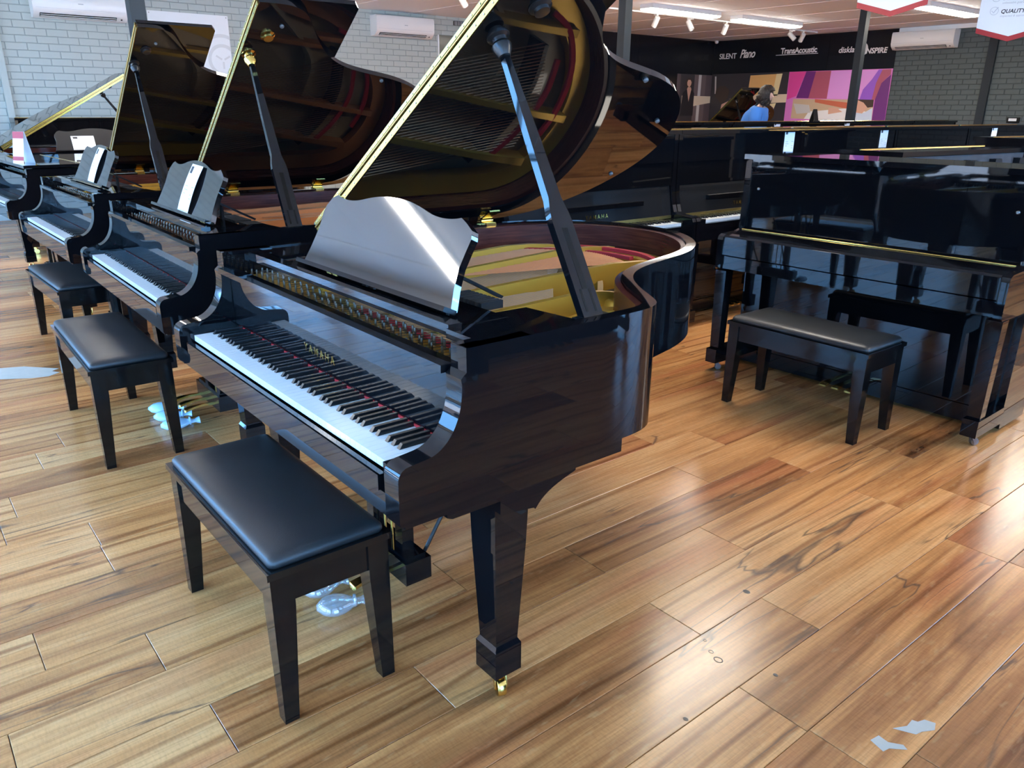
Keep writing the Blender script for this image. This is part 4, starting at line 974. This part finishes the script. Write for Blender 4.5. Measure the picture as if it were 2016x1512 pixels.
for x, y0, y1, lb in ((-6.72, 8.78, 10.40, 'fluorescent ceiling light beside the central steel post'), (-6.72, 10.95, 12.70, 'fluorescent ceiling light between pairs of white spotlights'), (-3.95, 11.45, 13.10, 'fluorescent ceiling light between the two hanging signs'),
                      (-6.72, 4.4, 6.0, 'fluorescent ceiling light outside the picture, above the left aisle'), (-6.72, 0.6, 2.2, 'fluorescent ceiling light outside the picture, above the sideways grand piano'), (-3.4, 6.2, 7.8, 'fluorescent ceiling light outside the picture, above the second upright row'),  # these three are added out of view to brighten the room
                      (-1.15, 2.75, 4.35, 'fluorescent ceiling light outside the picture, above the first upright row'), (-3.4, 1.2, 2.8, 'fluorescent ceiling light outside the picture, above the third grand piano'), (2.2, 3.6, 5.2, 'fluorescent ceiling light outside the picture, above the closed upright piano'),  # the last two are added out of view as extra fill
                      (-4.25, -2.80, -1.6, 'fluorescent ceiling light outside the picture, near the shopfront'), (2.4, 9.0, 10.6, 'fluorescent ceiling light outside the picture, at the back of the shop'), (-.6, 8.2, 9.8, 'fluorescent ceiling light outside the picture, above the far upright row')):  # the last two are added, unseen, to lift the back ceiling
    batten(lb, x, y0, y1)
def track():
    o = empty('light_track', 'white ceiling track carrying spotlights', 'light track', (-7.38, 9.7, ZC), 0)
    B('rail', 'lamp_body', o, -.018, .018, -4.7, 4.7, -.022, 0, bev=.002); B('end_cap', 'plastic_white', o, -.02, .02, 4.7, 4.74, -.024, 0, bev=.002)
track()
def spot(label, x, y, az, tilt):
    o = empty('spotlight', label, 'spotlight', (x, y, ZC-.022), az, 'white track spotlights')
    B('adapter', 'spot_white', o, -.016, .016, -.055, .055, -.022, 0, bev=.003)
    bm = bmesh.new(); tube(bm, [(0, 0, -.022), (0, 0, -.075)], .007, 8); done('stem', bm, 'spot_white', o, smooth=60)
    mx = Matrix.Translation((0, 0, -.105)) @ Matrix.Rotation(tilt, 4, 'X')
    bm = bmesh.new(); lathe(bm, [(.030, .085), (.041, .078), (.043, .06), (.043, -.085), (.036, -.085), (.034, -.05)], 24, mx); h = done('head', bm, 'spot_white', o, smooth=40)
    bm = bmesh.new(); lathe(bm, [(.036, -.060), (.036, -.062)], 20, mx); done('lens', bm, 'slot_dark', h)
for x, y, az, tl, lb in ((-7.38, 5.95, .4, .9, 'white track spotlight at the top edge above the second air conditioner'), (-7.38, 7.0, .2, .5, 'white track spotlight beside the brass edge of the nearest lid'), (-7.38, 9.75, 1.2, .75, 'white track spotlight beside the central steel post'), (-7.38, 10.6, -1.4, .55, 'white track spotlight below the first fluorescent light'),
                         (-7.38, 11.55, 1.1, .7, 'white track spotlight between the two fluorescent lights'), (-7.38, 13.6, -1.2, .8, 'white track spotlight of the far pair above the white logo lettering'), (-7.38, 13.95, 1.0, .8, 'white track spotlight of the far pair nearest the black back wall')):
    spot(lb, x, y, az, tl)
def pennant(label, x, y, zt, rz, lines):
    o = empty('hanging_sign', label, 'sign', (x, y, zt), rz, 'hanging pennant signs')
    a, dz, t, rd = .26, .075, .004, .042
    bm = bmesh.new(); prism(bm, [(-a, rd), (0, rd-dz), (a, rd), (a, .62), (-a, .62)], -t, t, 'y'); done('board', bm, 'board_white', o, bev=.001)
    bm = bmesh.new(); prism(bm, [(-a, 0), (0, -dz), (a, 0), (a, rd), (0, rd-dz), (-a, rd)], -t, t, 'y'); done('chevron', bm, 'print_red', o)
    for s in (-.2, .2):
        bm = bmesh.new(); tube(bm, [(s, 0, .62), (s, 0, ZC-zt)], .0015, 5); done('cord', bm, 'steel', o)
    for body, x_, z, s, mt, sh in lines: text('sign_lettering', body, s, mt, o, (x_, -t-.0005, z), (radians(90), 0, 0), .0004, sh, align='LEFT' if x_ < -.05 else 'CENTER', bold=.001 if s > .03 else 0)
    if len(lines) > 2:
        for z in (.165, .27):
            bm = bmesh.new(); tube(bm, [(-.165, -t-.001, z+.012), (-.15, -t-.001, z-.006), (-.118, -t-.001, z+.04)], .003, 5); done('tick_mark', bm, 'ink_grey', o)
            bm = bmesh.new(); disc_ring(bm, -.145, z+.010, .030, .033, -t-.001, -t, 24); done('tick_ring', bm, 'ink_grey', o)
pennant('white pennant sign with red chevron edge reading RETAILER', -1.555, 6.0, 2.215, .35, [('RETAILER', 0, .075, .05, 'ink_grey', 0), ('. . . . . . . .', 0, .055, .012, 'ink_grey', 0)])
pennant('white pennant sign with red chevron edge reading BEST PRICES and QUALITY', -1.20, 7.45, 2.09, .35, [('BEST PRICES', -.095, .26, .044, 'ink', .2), ('QUALITY', -.095, .155, .044, 'ink', .2), ('inspected & approved', -.095, .125, .024, 'ink_grey', .2), ('unbeatable guaranteed', -.095, .23, .024, 'ink_grey', .2)])
# ================================================================ PERSON IN BLUE
def person():
    root = empty('person', 'person in blue polo shirt with dark curly hair, head bowed', 'person', (-5.13, 9.30, 0), radians(20))
    # body faces local +X (to the right as the camera sees it), leaning forward over the keys
    J = {'pel': (0, 0, .93, .15), 'waist': (.02, 0, 1.08, .135), 'chest': (.09, 0, 1.27, .155), 'upch': (.14, 0, 1.39, .12), 'neck': (.175, 0, 1.47, .055), 'nk2': (.205, 0, 1.53, .05),
         'head': (.245, 0, 1.60, .085), 'crown': (.25, 0, 1.68, .075)}
    E_ = [('pel', 'waist'), ('waist', 'chest'), ('chest', 'upch'), ('upch', 'neck'), ('neck', 'nk2'), ('nk2', 'head'), ('head', 'crown')]
    for s, t in ((1, 'l'), (-1, 'r')):
        J.update({'sh'+t: (.135, s*.17, 1.385, .062), 'el'+t: (.19, s*.24, 1.13, .043), 'wr'+t: (.42, s*.17, 1.04, .028), 'hd'+t: (.50, s*.15, 1.03, .030),
                  'hip'+t: (0, s*.095, .88, .088), 'kn'+t: (.03, s*.10, .48, .058), 'an'+t: (0, s*.10, .09, .040), 'toe'+t: (.16, s*.11, .04, .034)})
        E_ += [('upch', 'sh'+t), ('sh'+t, 'el'+t), ('el'+t, 'wr'+t), ('wr'+t, 'hd'+t), ('pel', 'hip'+t), ('hip'+t, 'kn'+t), ('kn'+t, 'an'+t), ('an'+t, 'toe'+t)]
        for k in range(4):
            J['f%d' % k+t] = (.56, s*(.125+.018*k), 1.02, .009); J['g%d' % k+t] = (.595-.006*abs(k-1.5), s*(.125+.019*k), .995, .008); E_ += [('hd'+t, 'f%d' % k+t), ('f%d' % k+t, 'g%d' % k+t)]
        J['th'+t] = (.53, s*.105, 1.005, .010); E_.append(('hd'+t, 'th'+t))
    def skin(name, js, es, mt, grow=0., rootj=None, parent=root):
        idx = {n: i for i, n in enumerate(js)}
        me = bpy.data.meshes.new(name); me.from_pydata([J[n][:3] for n in js], [(idx[a], idx[b]) for a, b in es], [])
        o = link(name, me, mt, parent)
        md = o.modifiers.new('skin', 'SKIN')
        for n in js: v_ = me.skin_vertices[0].data[idx[n]]; r = J[n][3]+grow; v_.radius = (r, r); v_.use_root = (n == rootj)
        sb = o.modifiers.new('smooth', 'SUBSURF'); sb.levels = 2; sb.render_levels = 2; md.use_smooth_shade = True
        return o
    skin('body', list(J), E_, 'skin', 0, 'pel')
    js = ['pel', 'waist', 'chest', 'upch']; es = [e for e in E_ if e[0] in js and e[1] in js]
    for t, s in (('l', 1), ('r', -1)):
        J['sl'+t] = (.170, s*.215, 1.235, .056); js += ['sh'+t, 'sl'+t]; es += [('upch', 'sh'+t), ('sh'+t, 'sl'+t)]
    J['col'] = (.168, 0, 1.455, .062); js.append('col'); es.append(('upch', 'col'))
    skin('polo_shirt', js, es, 'shirt_blue', .042, 'pel')
    js = ['pel']+[n+t for t in 'lr' for n in ('hip', 'kn', 'an')]; es = [e for e in E_ if e[0] in js and e[1] in js]
    skin('trousers', js, es, 'trousers', .016, 'pel')
    # face features
    bm = bmesh.new(); hc = Vector((.262, 0, 1.615))
    loft(bm, [[(.300, -.016, 1.612), (.300, .016, 1.612), (.300, 0, 1.645)], [(.334, -.007, 1.598), (.334, .007, 1.598), (.328, 0, 1.615)]]); done('nose', bm, 'skin', root, smooth=60)
    # hair: a lumpy shell over crown, back and sides, with loose curls
    bm = bmesh.new(); bmesh.ops.create_icosphere(bm, subdivisions=4, radius=1.0)
    c0 = Vector((.228, 0, 1.635))
    for v_ in bm.verts:
        d = v_.co.normalized(); f = 1+.05*sin(17*d.x+9*d.z)*cos(13*d.y)+.04*sin(29*d.z+11*d.y)
        p = Vector((d.x*.118, d.y*.118, d.z*.125))*f
        if d.z < -.1: p.x -= .02; p.z *= 1.25
        if d.x > .62 and d.z < .35: p.x = min(p.x, .062)
        v_.co = c0+p
    done('hair', bm, 'hair', root, smooth=180)
    rnd = random.Random(3)
    for k in range(26):
        s = rnd.choice((-1, 1)); x0 = rnd.uniform(.12, .27); y0 = s*rnd.uniform(.07, .115); z0 = rnd.uniform(1.55, 1.60); ph = rnd.uniform(0, 6)
        bm = bmesh.new(); pts = [(x0+.014*sin(ph+j*.9), y0+.014*cos(ph+j*.9), z0-.0105*j) for j in range(rnd.randint(7, 11))]; tube(bm, pts, [.016*(1-.06*j) for j in range(len(pts))], 7); done('curl', bm, 'hair', root, smooth=60)
    return root
person()
